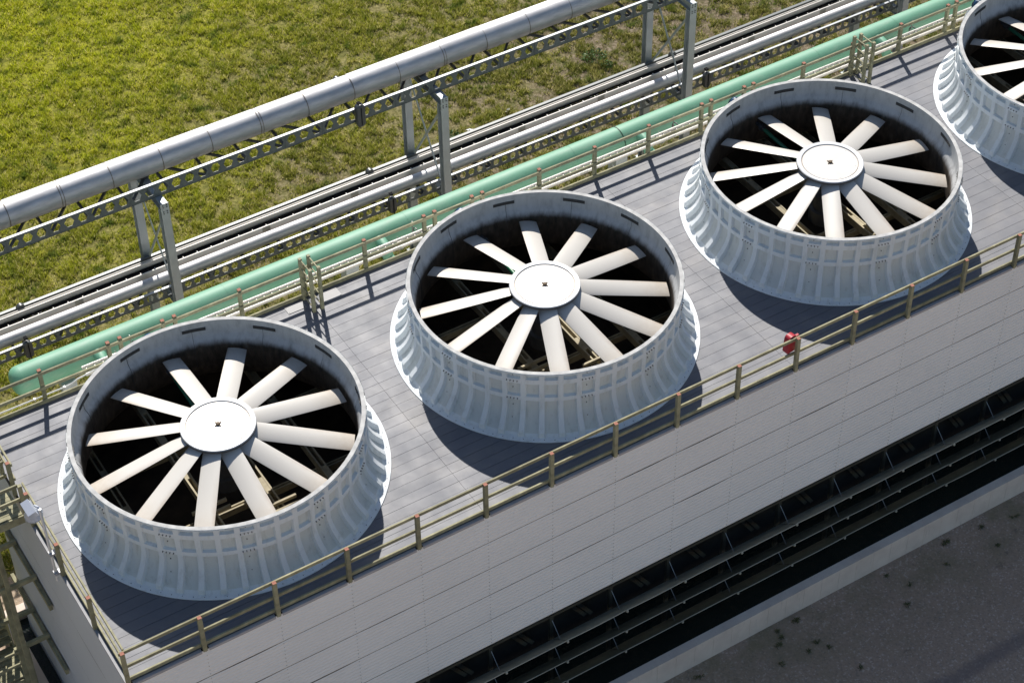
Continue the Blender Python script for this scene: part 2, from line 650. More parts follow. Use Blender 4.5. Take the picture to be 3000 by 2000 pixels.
def build_grass():
    # tufts over the stretch of field the photograph takes in, with a margin
    n = 700000
    x = rng.uniform(-12, 62, n)
    y = rng.uniform(11.8, 56, n)
    # keep what lies in the camera's wedge (plus about 4 m)
    keep = (y < 56.0 - 0.652 * (x - 5)) & (rng.random(n) < np.where(y > 47.5 - 0.652 * (x - 5), 0.5, 1.0))
    x, y = x[keep], y[keep]
    d = 0.20 * value_noise(x, y, 0.9, 1) + 0.80 * value_noise(x, y, 0.24, 2)
    lush = value_noise(x, y, 5.0, 3) * 0.5 + (y * 0.022 - x * 0.014 + 0.2)
    prob = np.clip(0.04 + 2.6 * (d - 0.46) + 0.66 * np.clip(lush, 0, 1), 0.02, 1)
    keep = rng.random(len(x)) < prob
    x, y, d, lush = x[keep], y[keep], d[keep], lush[keep]
    nb = 5
    N = len(x) * nb
    bx = np.repeat(x, nb) + rng.normal(0, 0.045, N)
    by = np.repeat(y, nb) + rng.normal(0, 0.045, N)
    h = np.repeat(0.03 + 0.17 * d ** 1.5 + 0.05 * np.clip(lush, 0, 1), nb) * rng.uniform(0.5, 1.35, N)
    ang = rng.uniform(0, 2 * np.pi, N)
    lean = rng.uniform(0.15, 1.1, N) * h
    la = rng.uniform(0, 2 * np.pi, N)
    w = rng.uniform(0.008, 0.024, N)
    P = np.empty((N, 3, 3))
    P[:, 0] = np.stack([bx - w * np.cos(ang), by - w * np.sin(ang), np.full(N, GZ)], 1)
    P[:, 1] = np.stack([bx + w * np.cos(ang), by + w * np.sin(ang), np.full(N, GZ)], 1)
    P[:, 2] = np.stack([bx + lean * np.cos(la), by + lean * np.sin(la), GZ + h], 1)
    me = bpy.data.meshes.new('grass')
    me.vertices.add(N * 3)
    me.vertices.foreach_set('co', P.reshape(-1))
    me.loops.add(N * 3)
    me.loops.foreach_set('vertex_index', np.arange(N * 3, dtype=np.int32))
    me.polygons.add(N)
    me.polygons.foreach_set('loop_start', np.arange(0, N * 3, 3, dtype=np.int32))
    me.polygons.foreach_set('loop_total', np.full(N, 3, dtype=np.int32))
    me.materials.append(M['grass'])
    at = me.attributes.new('tint', 'FLOAT', 'POINT')
    at.data.foreach_set('value', np.repeat(np.clip(np.repeat(rng.normal(0.5, 0.16, len(x)), nb) + rng.normal(0, 0.13, N), 0, 1), 3).astype(np.float32))
    me.update(calc_edges=True)
    me.validate()
    o = link('grass', me)
    tag(o, 'patchy yellow green grass and straw covering the open field', 'grass', kind='stuff')


build_grass()

# ================================================================= COOLING TOWER
tower = thing('cooling_tower', 'long white clad cooling tower with grey plank deck and dark open louvers', 'cooling tower', (0, 0, GZ))
TZ = -GZ     # parts are placed in deck coordinates: local z = z + TZ


def tpart(name, mb, mats, loc=(0, 0, 0), rot=(0, 0, 0), kind=None):
    o = part(name, mb, mats, tower, (loc[0], loc[1], loc[2] + TZ), rot)
    if kind:
        o['kind'] = kind
    return o


def tlink(name, me, loc=(0, 0, 0), rot=(0, 0, 0)):
    return link(name, me, tower, (loc[0], loc[1], loc[2] + TZ), rot)


# --- deck planks, cut round the stacks
PW = 0.3045
RC = 3.72
rows = 30
y_first = 0.045
for k in range(4):
    cx, cy = CEN[k]
    xa, xb = 5 * S * k, 5 * S * (k + 1)
    if k == 0:
        xa += 0.03
    for r in range(rows):
        y0 = y_first + r * PW + 0.004
        y1 = y_first + (r + 1) * PW - 0.004
        zt = random.uniform(-0.002, 0.002)

        def edge(sgn):
            pts = []
            for i in range(9):
                y = y0 + (y1 - y0) * i / 8
                q = RC * RC - (y - cy) ** 2
                pts.append((cx + sgn * math.sqrt(q) if q > 0 else cx, y))
            return pts
        cut = min(abs(y0 - cy), abs(y1 - cy)) < RC or (y0 < cy < y1)
        pieces = []
        if cut:
            pieces.append([(xa + 0.003, y1), (xa + 0.003, y0)] + edge(-1))
            pieces.append([(xb - 0.003, y0), (xb - 0.003, y1)] + edge(1)[::-1])
        else:
            pieces.append([(xa + 0.003, y0), (xb - 0.003, y0), (xb - 0.003, y1), (xa + 0.003, y1)])
        for poly in pieces:
            mb = MB()
            n = len(poly)
            ox, oy = poly[0]
            for (x, y) in poly:
                mb.v.append((x - ox, y - oy, 0.0))
            for (x, y) in poly:
                mb.v.append((x - ox, y - oy, -0.04))
            mb.face(range(n))
            mb.face([n + i for i in reversed(range(n))])
            for i in range(n):
                j = (i + 1) % n
                mb.face((i, n + i, n + j, j))
            tpart('plank', mb, M['deck'], (ox, oy, zt))

# --- added black sheet that stops light leaking through the plank gaps (with the stack openings)
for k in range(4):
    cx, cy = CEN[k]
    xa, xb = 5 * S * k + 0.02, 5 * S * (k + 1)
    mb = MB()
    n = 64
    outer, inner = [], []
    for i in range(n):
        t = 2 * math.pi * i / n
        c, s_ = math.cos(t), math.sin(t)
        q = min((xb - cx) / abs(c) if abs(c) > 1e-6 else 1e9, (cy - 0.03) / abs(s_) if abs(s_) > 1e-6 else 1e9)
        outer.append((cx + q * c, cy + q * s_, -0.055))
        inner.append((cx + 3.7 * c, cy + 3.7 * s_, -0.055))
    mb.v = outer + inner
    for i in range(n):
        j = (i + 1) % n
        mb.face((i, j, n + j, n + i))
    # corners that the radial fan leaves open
    tpart('deck_light_stop', mb, M['void'])

# --- corrugated front cladding, panel by panel
PITCH = 0.121


def panel_mesh(width, height, bow, amp, n_per=8, mat=None, gap=0.008):
    mb = MB()
    nz = int(round(height / PITCH)) * n_per if amp > 0 else 6
    nx = 10
    pts = []
    for i in range(nz + 1):
        f = i / nz                       # 0 top, 1 bottom
        z = -height * f
        row = []
        for j in range(nx + 1):
            u = j / nx
            b = bow * (4 * u * (1 - u)) * max(0.0, (0.35 - f) / 0.35) ** 2
            yy = -(0.004 + gap * (1 - f) + b) - amp * (0.5 - 0.5 * math.cos(2 * math.pi * z / PITCH))
            row.append((width * u, yy, z))
        pts.append(row)
    mb.grid(pts, 0, True, flip=True)
    last = pts[0]
    mb.grid([last, [(p[0], p[1] + 0.003, p[2] - 0.03) for p in last]], 0, False)
    return mb.mesh('cladding_panel', mat or M['cladding'], 60)


ROWH = 0.968
bows = [0.0, 0.003, 0.007, 0.014, 0.002, 0.010]
pm = [panel_mesh(S, ROWH - 0.004, b, 0.020) for b in bows]
for c in range(NB):
    for r in range(5):
        b = random.choice([0, 0, 1, 1, 4, 2, 5, 3]) if r < 4 else 0
        tlink('cladding_panel', pm[b], (c * S, 0, -0.055 - r * ROWH))

# dotted screw lines down the seams
mb = MB()
for c in range(NB + 1):
    for r in range(5):
        for q in range(7):
            z = -0.10 - r * ROWH - q * 0.137
            for dx in (0.02,):
                x = c * S + dx
                if 0 < x < L:
                    y = -0.040 + 0.008 * (q / 7)
                    mb.box(x - 0.006, x + 0.006, y - 0.002, y + 0.02, z - 0.007, z + 0.007)
tpart('panel_screws', mb, M['screwpale'], kind='stuff')

# edge flashing, one length per bay
mb = MB()
mb.box(0.09, S - 0.09, -0.055, -0.045, -0.075, -0.004)
mb.box(0.09, S - 0.09, -0.055, 0.035, -0.004, 0.004)
fl = mb.mesh('edge_flashing', M['flash'])
for c in range(NB):
    tlink('edge_flashing', fl, (c * S, 0, -0.012))

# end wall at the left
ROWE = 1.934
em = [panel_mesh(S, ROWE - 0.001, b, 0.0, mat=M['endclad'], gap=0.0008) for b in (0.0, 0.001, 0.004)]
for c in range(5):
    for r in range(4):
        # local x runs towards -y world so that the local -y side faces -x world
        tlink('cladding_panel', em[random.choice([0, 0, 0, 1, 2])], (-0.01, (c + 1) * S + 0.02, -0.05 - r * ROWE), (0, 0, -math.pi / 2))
mb = MB()
mb.box(-0.055, -0.045, 0.06, 5.4, -0.075, -0.002)
mb.box(-0.045, 0.025, 0.06, 5.4, -0.010, -0.002)
tpart('edge_flashing', mb, M['flashdull'])

# back and right end walls (plain corrugated sheets)
mb = MB()
mb.box(0.0, L, W + 0.02, W + 0.05, -5.0, -0.05)
tpart('rear_cladding', mb, M['cladding'])
mb = MB()
mb.box(L, L + 0.03, 0.0, W + 0.05, -8.0, -0.05)
tpart('end_cladding', mb, M['cladding'])

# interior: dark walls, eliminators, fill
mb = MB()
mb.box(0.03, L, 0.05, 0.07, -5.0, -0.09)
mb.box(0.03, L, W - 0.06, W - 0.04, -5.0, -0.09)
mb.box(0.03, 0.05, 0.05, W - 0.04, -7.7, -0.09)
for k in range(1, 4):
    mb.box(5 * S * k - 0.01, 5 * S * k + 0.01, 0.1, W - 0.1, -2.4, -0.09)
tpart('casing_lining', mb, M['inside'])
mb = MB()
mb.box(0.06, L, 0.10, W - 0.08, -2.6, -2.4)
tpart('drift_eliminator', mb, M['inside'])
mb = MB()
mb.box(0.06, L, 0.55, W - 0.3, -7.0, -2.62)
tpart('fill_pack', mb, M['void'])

# timber columns behind the louvers and the diagonal boards between them
mb = MB()
mb.box(-0.05, 0.05, -0.02, 0.08, GZ + 0.3, -4.93)
cm = mb.mesh('column', M['timberdark'])
mb = MB()
mb.bar((0.52, 0.40, -5.0), (1.30, 0.40, -6.2), 0.05, 0.11)
mb.bar((0.70, 0.36, -5.0), (1.48, 0.36, -6.2), 0.05, 0.11)
dm = mb.mesh('diagonal_board', M['timberdark'])
for c in range(NB + 1):
    tlink('column', cm, (max(0.06, c * S), 0, 0))
for c in range(NB):
    tlink('diagonal_board', dm, (c * S, 0, 0))
mb = MB()
mb.box(0.02, L, -0.015, 0.045, -5.02, -4.93)
tpart('header_beam', mb, M['timberdark'])

# louvers: three tiers of inclined sheets per bay, on brackets with tie rods
TIPS = [-5.19, -6.02, -6.85]


def louver_mesh(sag):
    mb = MB()
    n = 8
    top, bot = [], []
    for i in range(7):
        f = i / 6
        ra, rb = [], []
        for j in range(n + 1):
            u = j / n
            sg = sag * (4 * u * (1 - u)) * f
            y = -0.10 - 0.64 * f
            z = -0.62 + 0.62 * f - sg + 0.006 * math.cos(f * 26)
            ra.append((0.01 + (S - 0.02) * u, y, z + 0.006))
            rb.append((0.01 + (S - 0.02) * u, y, z - 0.006))
        top.append(ra)
        bot.append(rb)
    mb.grid(top, 0, True)
    mb.grid(bot, 0, True, flip=True)
    # rolled lip on the outer edge
    mb.tube([(p[0], p[1] - 0.006, p[2]) for p in top[-1]], 0.011, 6, 1)
    return mb.mesh('louver', [M['louver'], M['louverlip']])


lm = [louver_mesh(s_) for s_ in (0.0, 0.010, 0.022)]
mb = MB()
mb.bar((0, -0.06, -0.70), (0, -0.78, 0.0), 0.035, 0.05, 0)
mb.bar((0, -0.03, 0.07), (0, -0.44, -0.30), 0.014, 0.014, 1)
mb.lathe([(0.0, 0.05), (0.03, 0.03), (0.03, -0.02), (0.0, -0.03)], 8, 2, (0, -0.775, 0.0))
bmesh_bracket = mb.mesh('louver_bracket', [M['timberdark'], M['rod'], M['louverlip']])
for zt in TIPS:
    for c in range(NB):
        tlink('louver', random.choice(lm), (c * S, random.uniform(-0.01, 0.01), zt))
    for c in range(NB + 1):
        tlink('louver_bracket', bmesh_bracket, (max(0.03, c * S), 0, zt))

# timber beams inside, seen down through the fans
mb = MB()
for yy in (-0.045, 0.045):
    mb.box(-4.5, 4.5, yy - 0.02, yy + 0.02, -0.10, 0.10)
bx_m = mb.mesh('support_beam', M['tan'])
mb = MB()
for xx in (-0.07, 0.07):
    mb.box(xx - 0.022, xx + 0.022, -4.4, 4.4, -0.12, 0.12)
for yy in (-3.1, -1.9, -0.6, 0.8, 2.2, 3.4):
    mb.box(-0.048, 0.048, yy - 0.25, yy + 0.25, -0.09, 0.11)
by_m = mb.mesh('support_beam', M['tan'])
mb = MB()
for xx in (-0.12, 0.12):
    mb.box(xx - 0.03, xx + 0.03, -0.45, 0.45, -0.02, 0.07)
bs_m = mb.mesh('bearer', M['tan'])
for k in range(4):
    cx, cy = CEN[k]
    for yy, z in ((-2.15, -0.75), (1.9, -0.75), (-0.2, -1.2), (-3.2, -1.2)):
        tlink('support_beam', bx_m, (cx, cy + yy, z))
    for xx in (-2.3, 2.4):
        tlink('support_beam', by_m, (cx + xx, cy, -1.0))
    for xx in (-0.75, 0.72):
        tlink('support_beam', by_m, (cx + xx, cy, -0.45))
    tlink('bearer', bs_m, (cx - 0.75, cy - 0.72, -0.30), (0, 0, math.pi / 2))
    tlink('bearer', bs_m, (cx + 0.72, cy - 1.5, -0.30), (0, 0, math.pi / 2))
    tlink('bearer', bs_m, (cx + 0.3, cy - 2.15, -0.62), (0, 0, math.pi / 2))

# ================================================================= BASIN
basin = thing('concrete_basin', 'low grey concrete basin wall round the foot of the tower', 'basin', (0, 0, GZ))


def bpart(name, mb, mats, loc=(0, 0, 0)):
    return part(name, mb, mats, basin, (loc[0], loc[1], loc[2] - GZ))


seg = 0.612
mb = MB()
mb.box(0.004, seg - 0.004, -1.30, -1.05, GZ - 0.3, -7.37)
sm = mb.mesh('wall_segment', M['concrete'])
mb = MB()
mb.box(-0.004, 0.004, -1.292, -1.052, GZ - 0.3, -7.374)
gm = mb.mesh('form_joint', M['concrete'])
nseg = int((L + 1.2) / seg)
for i in range(nseg):
    link('wall_segment', sm, basin, (-0.6 + i * seg, 0, -GZ))
    if i:
        link('form_joint', gm, basin, (-0.6 + i * seg, 0, -GZ))
mb = MB()
mb.box(-0.6, -0.36, -1.05, W + 0.35, GZ - 0.3, -7.37)
bpart('end_wall', mb, M['concrete'])
mb = MB()
mb.box(-0.6, L + 0.4, W + 0.35, W + 0.60, GZ - 0.3, -7.37)
bpart('rear_wall', mb, M['concrete'])
mb = MB()
mb.v = [(-0.36, -1.05, WZ), (L + 0.4, -1.05, WZ), (L + 0.4, W + 0.35, WZ), (-0.36, W + 0.35, WZ)]
mb.face([0, 1, 2, 3])
tag(link('water', mb.mesh('water', M['water'])), None, None, kind='structure')

# ================================================================= FAN STACKS
PROF = [(3.430, 1.823), (3.430, 1.795), (3.429, 1.785), (3.433, 1.668), (3.432, 1.652), (3.426, 1.505), (3.425, 1.490),
        (3.418, 1.28), (3.415, 1.078), (3.415, 1.060), (3.415, 0.935), (3.416, 0.92), (3.430, 0.74), (3.470, 0.56),
        (3.530, 0.41), (3.610, 0.275), (3.705, 0.165), (3.785, 0.095), (3.82, 0.060), (3.875, 0.028), (4.0, 0.022)]
# raise of the frame over the recess, and whether this level is frame all round (ring)
RAISE = [0.085] * 12 + [0.075, 0.092, 0.108, 0.122, 0.130, 0.118, 0.085, 0.012, 0.0]
RING = {0, 1, 4, 5, 9, 10}


def stack_panel_mesh():
    mb = MB()
    th = []
    for c in (0, 7.5, 15, 22.5):
        for d, up in ((0.0, 0), (0.9, 0), (2.40, 0), (2.75, 1), (4.75, 1), (5.10, 0), (6.6, 0)):
            th.append((c + d, up))
    th.append((30.0, 0))
    pts = []
    nprof = len(PROF)
    f0 = len(mb.f)
    for i, (r, z) in enumerate(PROF):
        a = PROF[max(i - 1, 0)]
        b = PROF[min(i + 1, nprof - 1)]
        tr, tz = b[0] - a[0], b[1] - a[1]
        ln = math.hypot(tr, tz)
        nr, nz = -tz / ln, tr / ln            # outward normal (profile runs downwards)
        row = []
        for (t, up) in th:
            h = RAISE[i] if (up or i in RING) else 0.0
            # the lapped joint strip at the panel ends
            if not up and i not in RING and 1 < i < 18 and (t < 1.0 or t > 29.0):
                h += 0.012
            rr, zz = r + nr * h, z + nz * h
            q = math.radians(t)
            row.append((rr * math.cos(q), rr * math.sin(q), zz))
        pts.append(row)
    mb.grid(pts, 0, True)
    nt_ = len(th)
    for i in range(nprof - 1):
        for j in range(nt_ - 1):
            if not th[j][1] and not th[j + 1][1] and i not in RING and (i + 1) not in RING and 1 < i < 17:
                mb.m[f0 + i * (nt_ - 1) + j] = 3
    # hem of the flange
    last = pts[-1]
    mb.grid([last, [(p[0], p[1], 0.0) for p in last]], 0, False)
    # rim and lining
    angs = [math.radians(30 * j / 8) for j in range(9)]
    ring = lambda r, z: [(r * math.cos(a), r * math.sin(a), z) for a in angs]
    mb.grid([ring(3.40, 1.832), ring(3.502, 1.832)], 2, False)
    mb.grid([ring(3.502, 1.832), ring(3.502, 1.80)], 0, False)
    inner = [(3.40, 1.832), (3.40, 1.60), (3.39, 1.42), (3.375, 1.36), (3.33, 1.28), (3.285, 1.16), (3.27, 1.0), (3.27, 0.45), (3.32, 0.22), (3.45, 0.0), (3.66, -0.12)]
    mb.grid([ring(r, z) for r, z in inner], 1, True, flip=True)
    for (ra, za), (rb, zb) in zip(inner[1:7], inner[2:8]):
        mb.bar((ra - 0.004, 0, za), (rb - 0.004, 0, zb), 0.030, 0.012, 1, up=(-1, 0, 0))
        mb.bar((ra - 0.002, 0.022, za), (rb - 0.002, 0.022, zb), 0.008, 0.010, 4, up=(-1, 0, 0))
    return mb.mesh('stack_panel', [M['frp'], M['lining'], M['rim'], M['frprecess'], M['strap']], 28)


spm = stack_panel_mesh()
# bolts of one panel joint (two rows of T-head bolts, dots up the lap, flange bolts)
mb = MB()


def radial_bolt(deg, r, z, s=0.012, long=0.0):
    q = math.radians(deg)
    p = Vector((r * math.cos(q), r * math.sin(q), z))
    d = Vector((math.cos(q), math.sin(q), 0))
    mb.bar(p - d * 0.01, p + d * (0.014 + long), s * 1.5, s * 1.5)
    if long:
        mb.bar(p + d * 0.008 - Vector((0, 0, 0.035)), p + d * 0.008, 0.006, 0.008, 0, up=d)


for z in (1.585, 0.985):
    for dg in (-2.1, -0.7, 0.7, 2.1):
        radial_bolt(dg - 0.6, 3.510 if z < 1.2 else 3.522, z, 0.013, 0.012)
for z, r in ((1.73, 3.463), (1.30, 3.444), (0.72, 3.457), (0.38, 3.555)):
    radial_bolt(-0.5, r, z, 0.013)
for dg in (0, 3.75, 7.5, 11.25, 15, 18.75, 22.5, 26.25):
    q = math.radians(dg + 1)
    mb.lathe([(0.0, 0.014), (0.012, 0.011), (0.012, 0.0)], 6, 0, (3.93 * math.cos(q), 3.93 * math.sin(q), 0.022))
boltm = mb.mesh('bolts', M['boltgrey'])
mb = MB()
pts_o, pts_i = [], []
for j in range(7):
    q = math.radians(-5 + 10 * j / 6)
    pts_o.append(q)
mb.grid([[(3.383 * math.cos(q), 3.383 * math.sin(q), z) for q in pts_o] for z in (1.652, 1.560)], 0, True, flip=True)
mb.grid([[(r * math.cos(q), r * math.sin(q), 1.652) for q in pts_o] for r in (3.405, 3.383)], 0, False)
mb.grid([[(r * math.cos(q), r * math.sin(q), 1.560) for q in pts_o] for r in (3.383, 3.405)], 0, False)
for j in (0.6, 1.7, 4.3, 5.4):
    q = math.radians(-5 + 10 * j / 6)
    mb.bar((3.385 * math.cos(q), 3.385 * math.sin(q), 1.605), (3.365 * math.cos(q), 3.365 * math.sin(q), 1.605), 0.018, 0.018, 0)
strapm = mb.mesh('strap', [M['strap'], M['rod']])

stack_labels = ['white ribbed fan stack nearest the timber stairs and corner floodlight',
                'white ribbed fan stack in the middle, just right of the left timber ladder',
                'white ribbed fan stack just behind the red cover on the front railing',
                'white ribbed fan stack cut off by the right edge of the picture']
for k in range(4):
    cx, cy = CEN[k]
    st = thing('fan_stack', stack_labels[k], 'fan stack', (cx, cy, 0), 0, 'white fan stacks on the tower deck')
    for i in range(12):
        rz = math.radians(15 + 30 * i)
        link('stack_panel', spm, st, (0, 0, 0), (0, 0, rz))
        link('bolts', boltm, st, (0, 0, 0), (0, 0, rz))['kind'] = 'stuff'
        link('strap', strapm, st, (0, 0, random.uniform(-0.02, 0.02)), (0, 0, rz + math.radians(random.uniform(-1.5, 1.5))))

# ================================================================= FANS
HUBZ = 1.628
BLZ = 1.50


def blade_mesh():
    mb = MB()
    stations = [(0.60, 0.46, 16), (0.95, 0.48, 15), (1.6, 0.49, 13), (2.3, 0.49, 11), (2.95, 0.48, 9), (3.19, 0.47, 8.5)]
    OFFY = -0.07
    prof = [(-0.5, 0.0), (-0.42, 0.022), (-0.2, 0.05), (0.08, 0.058), (0.32, 0.036), (0.46, 0.012), (0.5, 0.0), (0.3, -0.006), (0.0, -0.012), (-0.3, -0.016), (-0.45, -0.012)]
    rings = []
    for (x, ch, pit) in stations:
        a = math.radians(pit)
        rr = []
        for (u, t) in prof:
            y, z = -u * ch, t * ch * 1.1
            rr.append((x, OFFY + y * math.cos(a) - z * math.sin(a), y * math.sin(a) + z * math.cos(a) - 0.185 * (x - 0.6)))
        rr.append(rr[0])
        rings.append(rr)
    mb.grid(rings, 0, True)
    n = len(prof)
    last = (len(stations) - 1) * (n + 1)
    mb.face([last + i for i in range(n)])
    mb.face([i for i in reversed(range(n))])
    # shank to the hub
    mb.tube([(0.36, -0.04, -0.10), (0.64, -0.06, -0.02)], 0.055, 10, 0)
    return mb.mesh('blade', M['blade'], 50)


blm = blade_mesh()
mb = MB()
mb.lathe([(0.002, 0.006), (0.30, 0.006), (0.748, 0.006), (0.752, -0.004), (0.768, -0.004)], 72, 0, mats=[0, 0, 3, 3], smooth=False)
mb.lathe([(0.002, 0.0055), (0.02, 0.0055)], 12, 0, smooth=False)
mb.lathe([(0.768, -0.004), (0.78, 0.022), (0.885, 0.030), (0.903, 0.012), (0.903, -0.055), (0.86, -0.075), (0.0, -0.075)], 72, 1, mats=[1, 1, 1, 2, 2, 2])
for i in range(12):
    t = 2 * math.pi * (i + 0.5) / 12
    mb.lathe([(0.0, 0.014), (0.014, 0.012), (0.016, 0.006)], 6, 1, (0.69 * math.cos(t), 0.69 * math.sin(t), 0.0))
hubm = mb.mesh('hub_cover', [M['hub'], M['hubrim'], M['hubdark'], M['seam']], 40)
mb = MB()
mb.lathe([(0.0, 0.055), (0.045, 0.05), (0.055, 0.03), (0.055, 0.006)], 10, 0)
for i in range(4):
    t = 2 * math.pi * i / 4 + 0.3
    mb.bar((0.05 * math.cos(t), 0.05 * math.sin(t), 0.02), (0.095 * math.cos(t), 0.095 * math.sin(t), 0.012), 0.022, 0.02)
hubbolt = mb.mesh('shaft_nut', M['rust'])
mb = MB()
mb.lathe([(0.0, HUBZ - 0.08), (0.42, HUBZ - 0.08), (0.44, HUBZ - 0.2), (0.36, 0.85), (0.20, 0.82), (0.0, 0.82)], 32, 0)
hubbody = mb.mesh('hub', M['hubdark'])
mb = MB()
mb.lathe([(0.0, 0.83), (0.17, 0.82), (0.22, 0.65), (0.36, 0.55), (0.36, 0.12), (0.44, 0.08), (0.44, -0.32), (0.0, -0.32)], 24, 0)
gearm = mb.mesh('gearbox', M['boxdark'])
fan_labels = ['twelve bladed white fan in the stack beside the corner floodlight',
              'twelve bladed white fan in the middle stack, its hub glaring in the sun',
              'twelve bladed white fan in the stack behind the red cover',
              'twelve bladed white fan half outside the right edge of the picture']
OFF = [28.0, 7.0, 27.0, 0.5]
for k in range(4):
    cx, cy = CEN[k]
    fan = thing('axial_fan', fan_labels[k], 'fan', (cx, cy, 0), 0, 'axial fans of the cooling tower')
    for i in range(12):
        link('blade', blm, fan, (0, 0, BLZ), (0, 0, math.radians(OFF[k] + 30 * i)))
    hc = link('hub_cover', hubm, fan, (0, 0, HUBZ - 0.03))
    link('shaft_nut', hubbolt, hc, (0, 0, 0))
    link('hub', hubbody, fan)
    link('gearbox', gearm, fan)

# ================================================================= MOTORS with drive shafts
mb = MB()
ax = Vector((0.022, 1.0, 0)).normalized()
pm_ = lambda d, z=0.80: tuple(ax * d + Vector((0, 0, z)))
mb.tube([pm_(4.02), pm_(4.05), pm_(4.36), pm_(4.46), pm_(4.51)], [0.17, 0.215, 0.215, 0.17, 0.07], 20, 0)
for i in range(7):
    mb.tube([pm_(4.09 + i * 0.04), pm_(4.105 + i * 0.04)], 0.228, 20, 0)
motor_body = mb.mesh('motor_body', M['blue'])
mb = MB()
mb.box(-0.16, 0.36, 4.03, 4.44, 0.54, 0.60)
mb.box(-0.14, -0.07, 4.05, 4.42, 0.0, 0.54)
mb.box(0.27, 0.34, 4.05, 4.42, 0.0, 0.54)
motor_base = mb.mesh('mounting_base', M['steel'])
mb = MB()
mb.tube([pm_(0.44), pm_(2.9)], 0.055, 12, 0)
mb.tube([pm_(2.9), pm_(4.03)], 0.055, 12, 1)
mb.tube([pm_(0.40), pm_(0.50)], 0.11, 12, 1)
mb.tube([pm_(2.98), pm_(3.10)], 0.10, 12, 1)
shaft = mb.mesh('drive_shaft', [M['greenshaft'], M['boxdark']])
mb = MB()
pth = []
for i in range(9):
    t = math.pi * i / 8
    pth.append((-0.30 - 0.14 * math.cos(t), 4.30, 0.50 + 0.26 * math.sin(t)))
mb.tube([(-0.44, 4.30, 0.0)] + pth + [(-0.12, 4.30, 0.62), (-0.06, 4.28, 0.70)], 0.030, 8, 0)
mb.box(-0.46, -0.22, 4.24, 4.38, 0.0, 0.30, 1)
cond = mb.mesh('flex_conduit', [M['conduit'], M['plate']])
ml = ['blue fan motor behind the stack nearest the timber stairs', 'blue fan motor peeping over the middle stack rim',
      'blue fan motor behind the stack that stands by the red cover', 'blue fan motor beside the rightmost stack at the top edge']
for k in range(4):
    cx, cy = CEN[k]
    t = thing('fan_motor', ml[k], 'motor', (cx, cy, 0), 0, 'blue fan motors along the back railing')
    for nm, me in (('motor_body', motor_body), ('mounting_base', motor_base), ('drive_shaft', shaft), ('flex_conduit', cond)):
        link(nm, me, t)

# ================================================================= RAILINGS
mb = MB()
mb.box(-0.048, 0.048, -0.048, 0.048, -0.07, 1.056)
mb.box(-0.046, 0.046, -0.046, 0.046, 1.056, 1.064, 1)
postm = mb.mesh('post', [M['timber'], M['capred']])
mb = MB()
mb.box(-0.046, 0.046, -0.046, 0.046, -0.07, 1.0)
postp = mb.mesh('post', M['timber'])


def rail_x(parent, name, x0, x1, y, z, h=0.089, t=0.04):
    mb = MB()
    mb.box(0.002, x1 - x0 - 0.002, -t / 2, t / 2, -h / 2, h / 2)
    return part(name, mb, M['timber'], parent, (x0, y, z))


def rail_y(parent, name, y0, y1, x, z, h=0.089, t=0.04):
    mb = MB()
    mb.box(-t / 2, t / 2, 0.002, y1 - y0 - 0.002, -h / 2, h / 2)
    return part(name, mb, M['timber'], parent, (x, y0, z))


front = thing('railing', 'timber railing along the front edge of the deck above the cladding', 'railing', (0, 0, 0))
for i in range(NB + 1):
    link('post', postm, front, (i * S, 0.0, random.uniform(-0.008, 0.008)), (0, 0, random.uniform(-0.03, 0.03)))
for i in range(0, NB, 2):
    x0 = i * S - (0.07 if i == 0 else 0)
    rail_x(front, 'top_rail', x0, (i + 2) * S, 0.070, 0.985)
    rail_x(front, 'mid_rail', x0 + (0.12 if i == 0 else 0), (i + 2) * S, 0.070, 0.50)
    rail_x(front, 'toe_board', x0 + (0.12 if i == 0 else 0), (i + 2) * S, 0.070, 0.065, 0.10)

left = thing('railing', 'timber railing along the left end of the deck by the floodlight', 'railing', (0, 0, 0))
for i in (1, 2, 3):
    link('post', postm, left, (0.0, i * S, 0), (0, 0, random.uniform(-0.03, 0.03)))
link('post', postp, left, (-0.02, 5.86, 0.0))
for a, b in ((0.12, 2 * S), (2 * S, 5.90)):
    rail_y(left, 'top_rail', a, b, 0.070, 0.985)
    rail_y(left, 'mid_rail', a, b, 0.070, 0.50)
    rail_y(left, 'toe_board', a, b, 0.070, 0.065, 0.10)

rear = thing('railing', 'timber railing along the back edge of the deck beside the green pipe', 'railing', (0, W, 0))
for i in range(0, NB + 1):
    link('post', postm, rear, (i * S, 0, random.uniform(-0.008, 0.008)), (0, 0, random.uniform(-0.03, 0.03)))
for k in range(4):
    for x in (5 * S * k + 2 * S + 0.33, 5 * S * k + 3 * S - 0.33):
        link('post', postm, rear, (x, 0, 0.01))
link('post', postm, rear, (0, 6.63 - W, 0))
link('post', postm, rear, (0, 4 * S + 0.15 - W, 0))
for i in range(0, NB, 2):
    a, b = i * S, (i + 2) * S
    rail_x(rear, 'top_rail', a, b, -0.070, 0.985)
    rail_x(rear, 'mid_rail', a, b, -0.070, 0.50)
    rail_x(rear, 'toe_board', a, b, -0.070, 0.060, 0.115)
rail_y(rear, 'top_rail', 6.58 - W, -0.10, 0.070, 0.985)
rail_y(rear, 'mid_rail', 6.58 - W, -0.10, 0.070, 0.50)

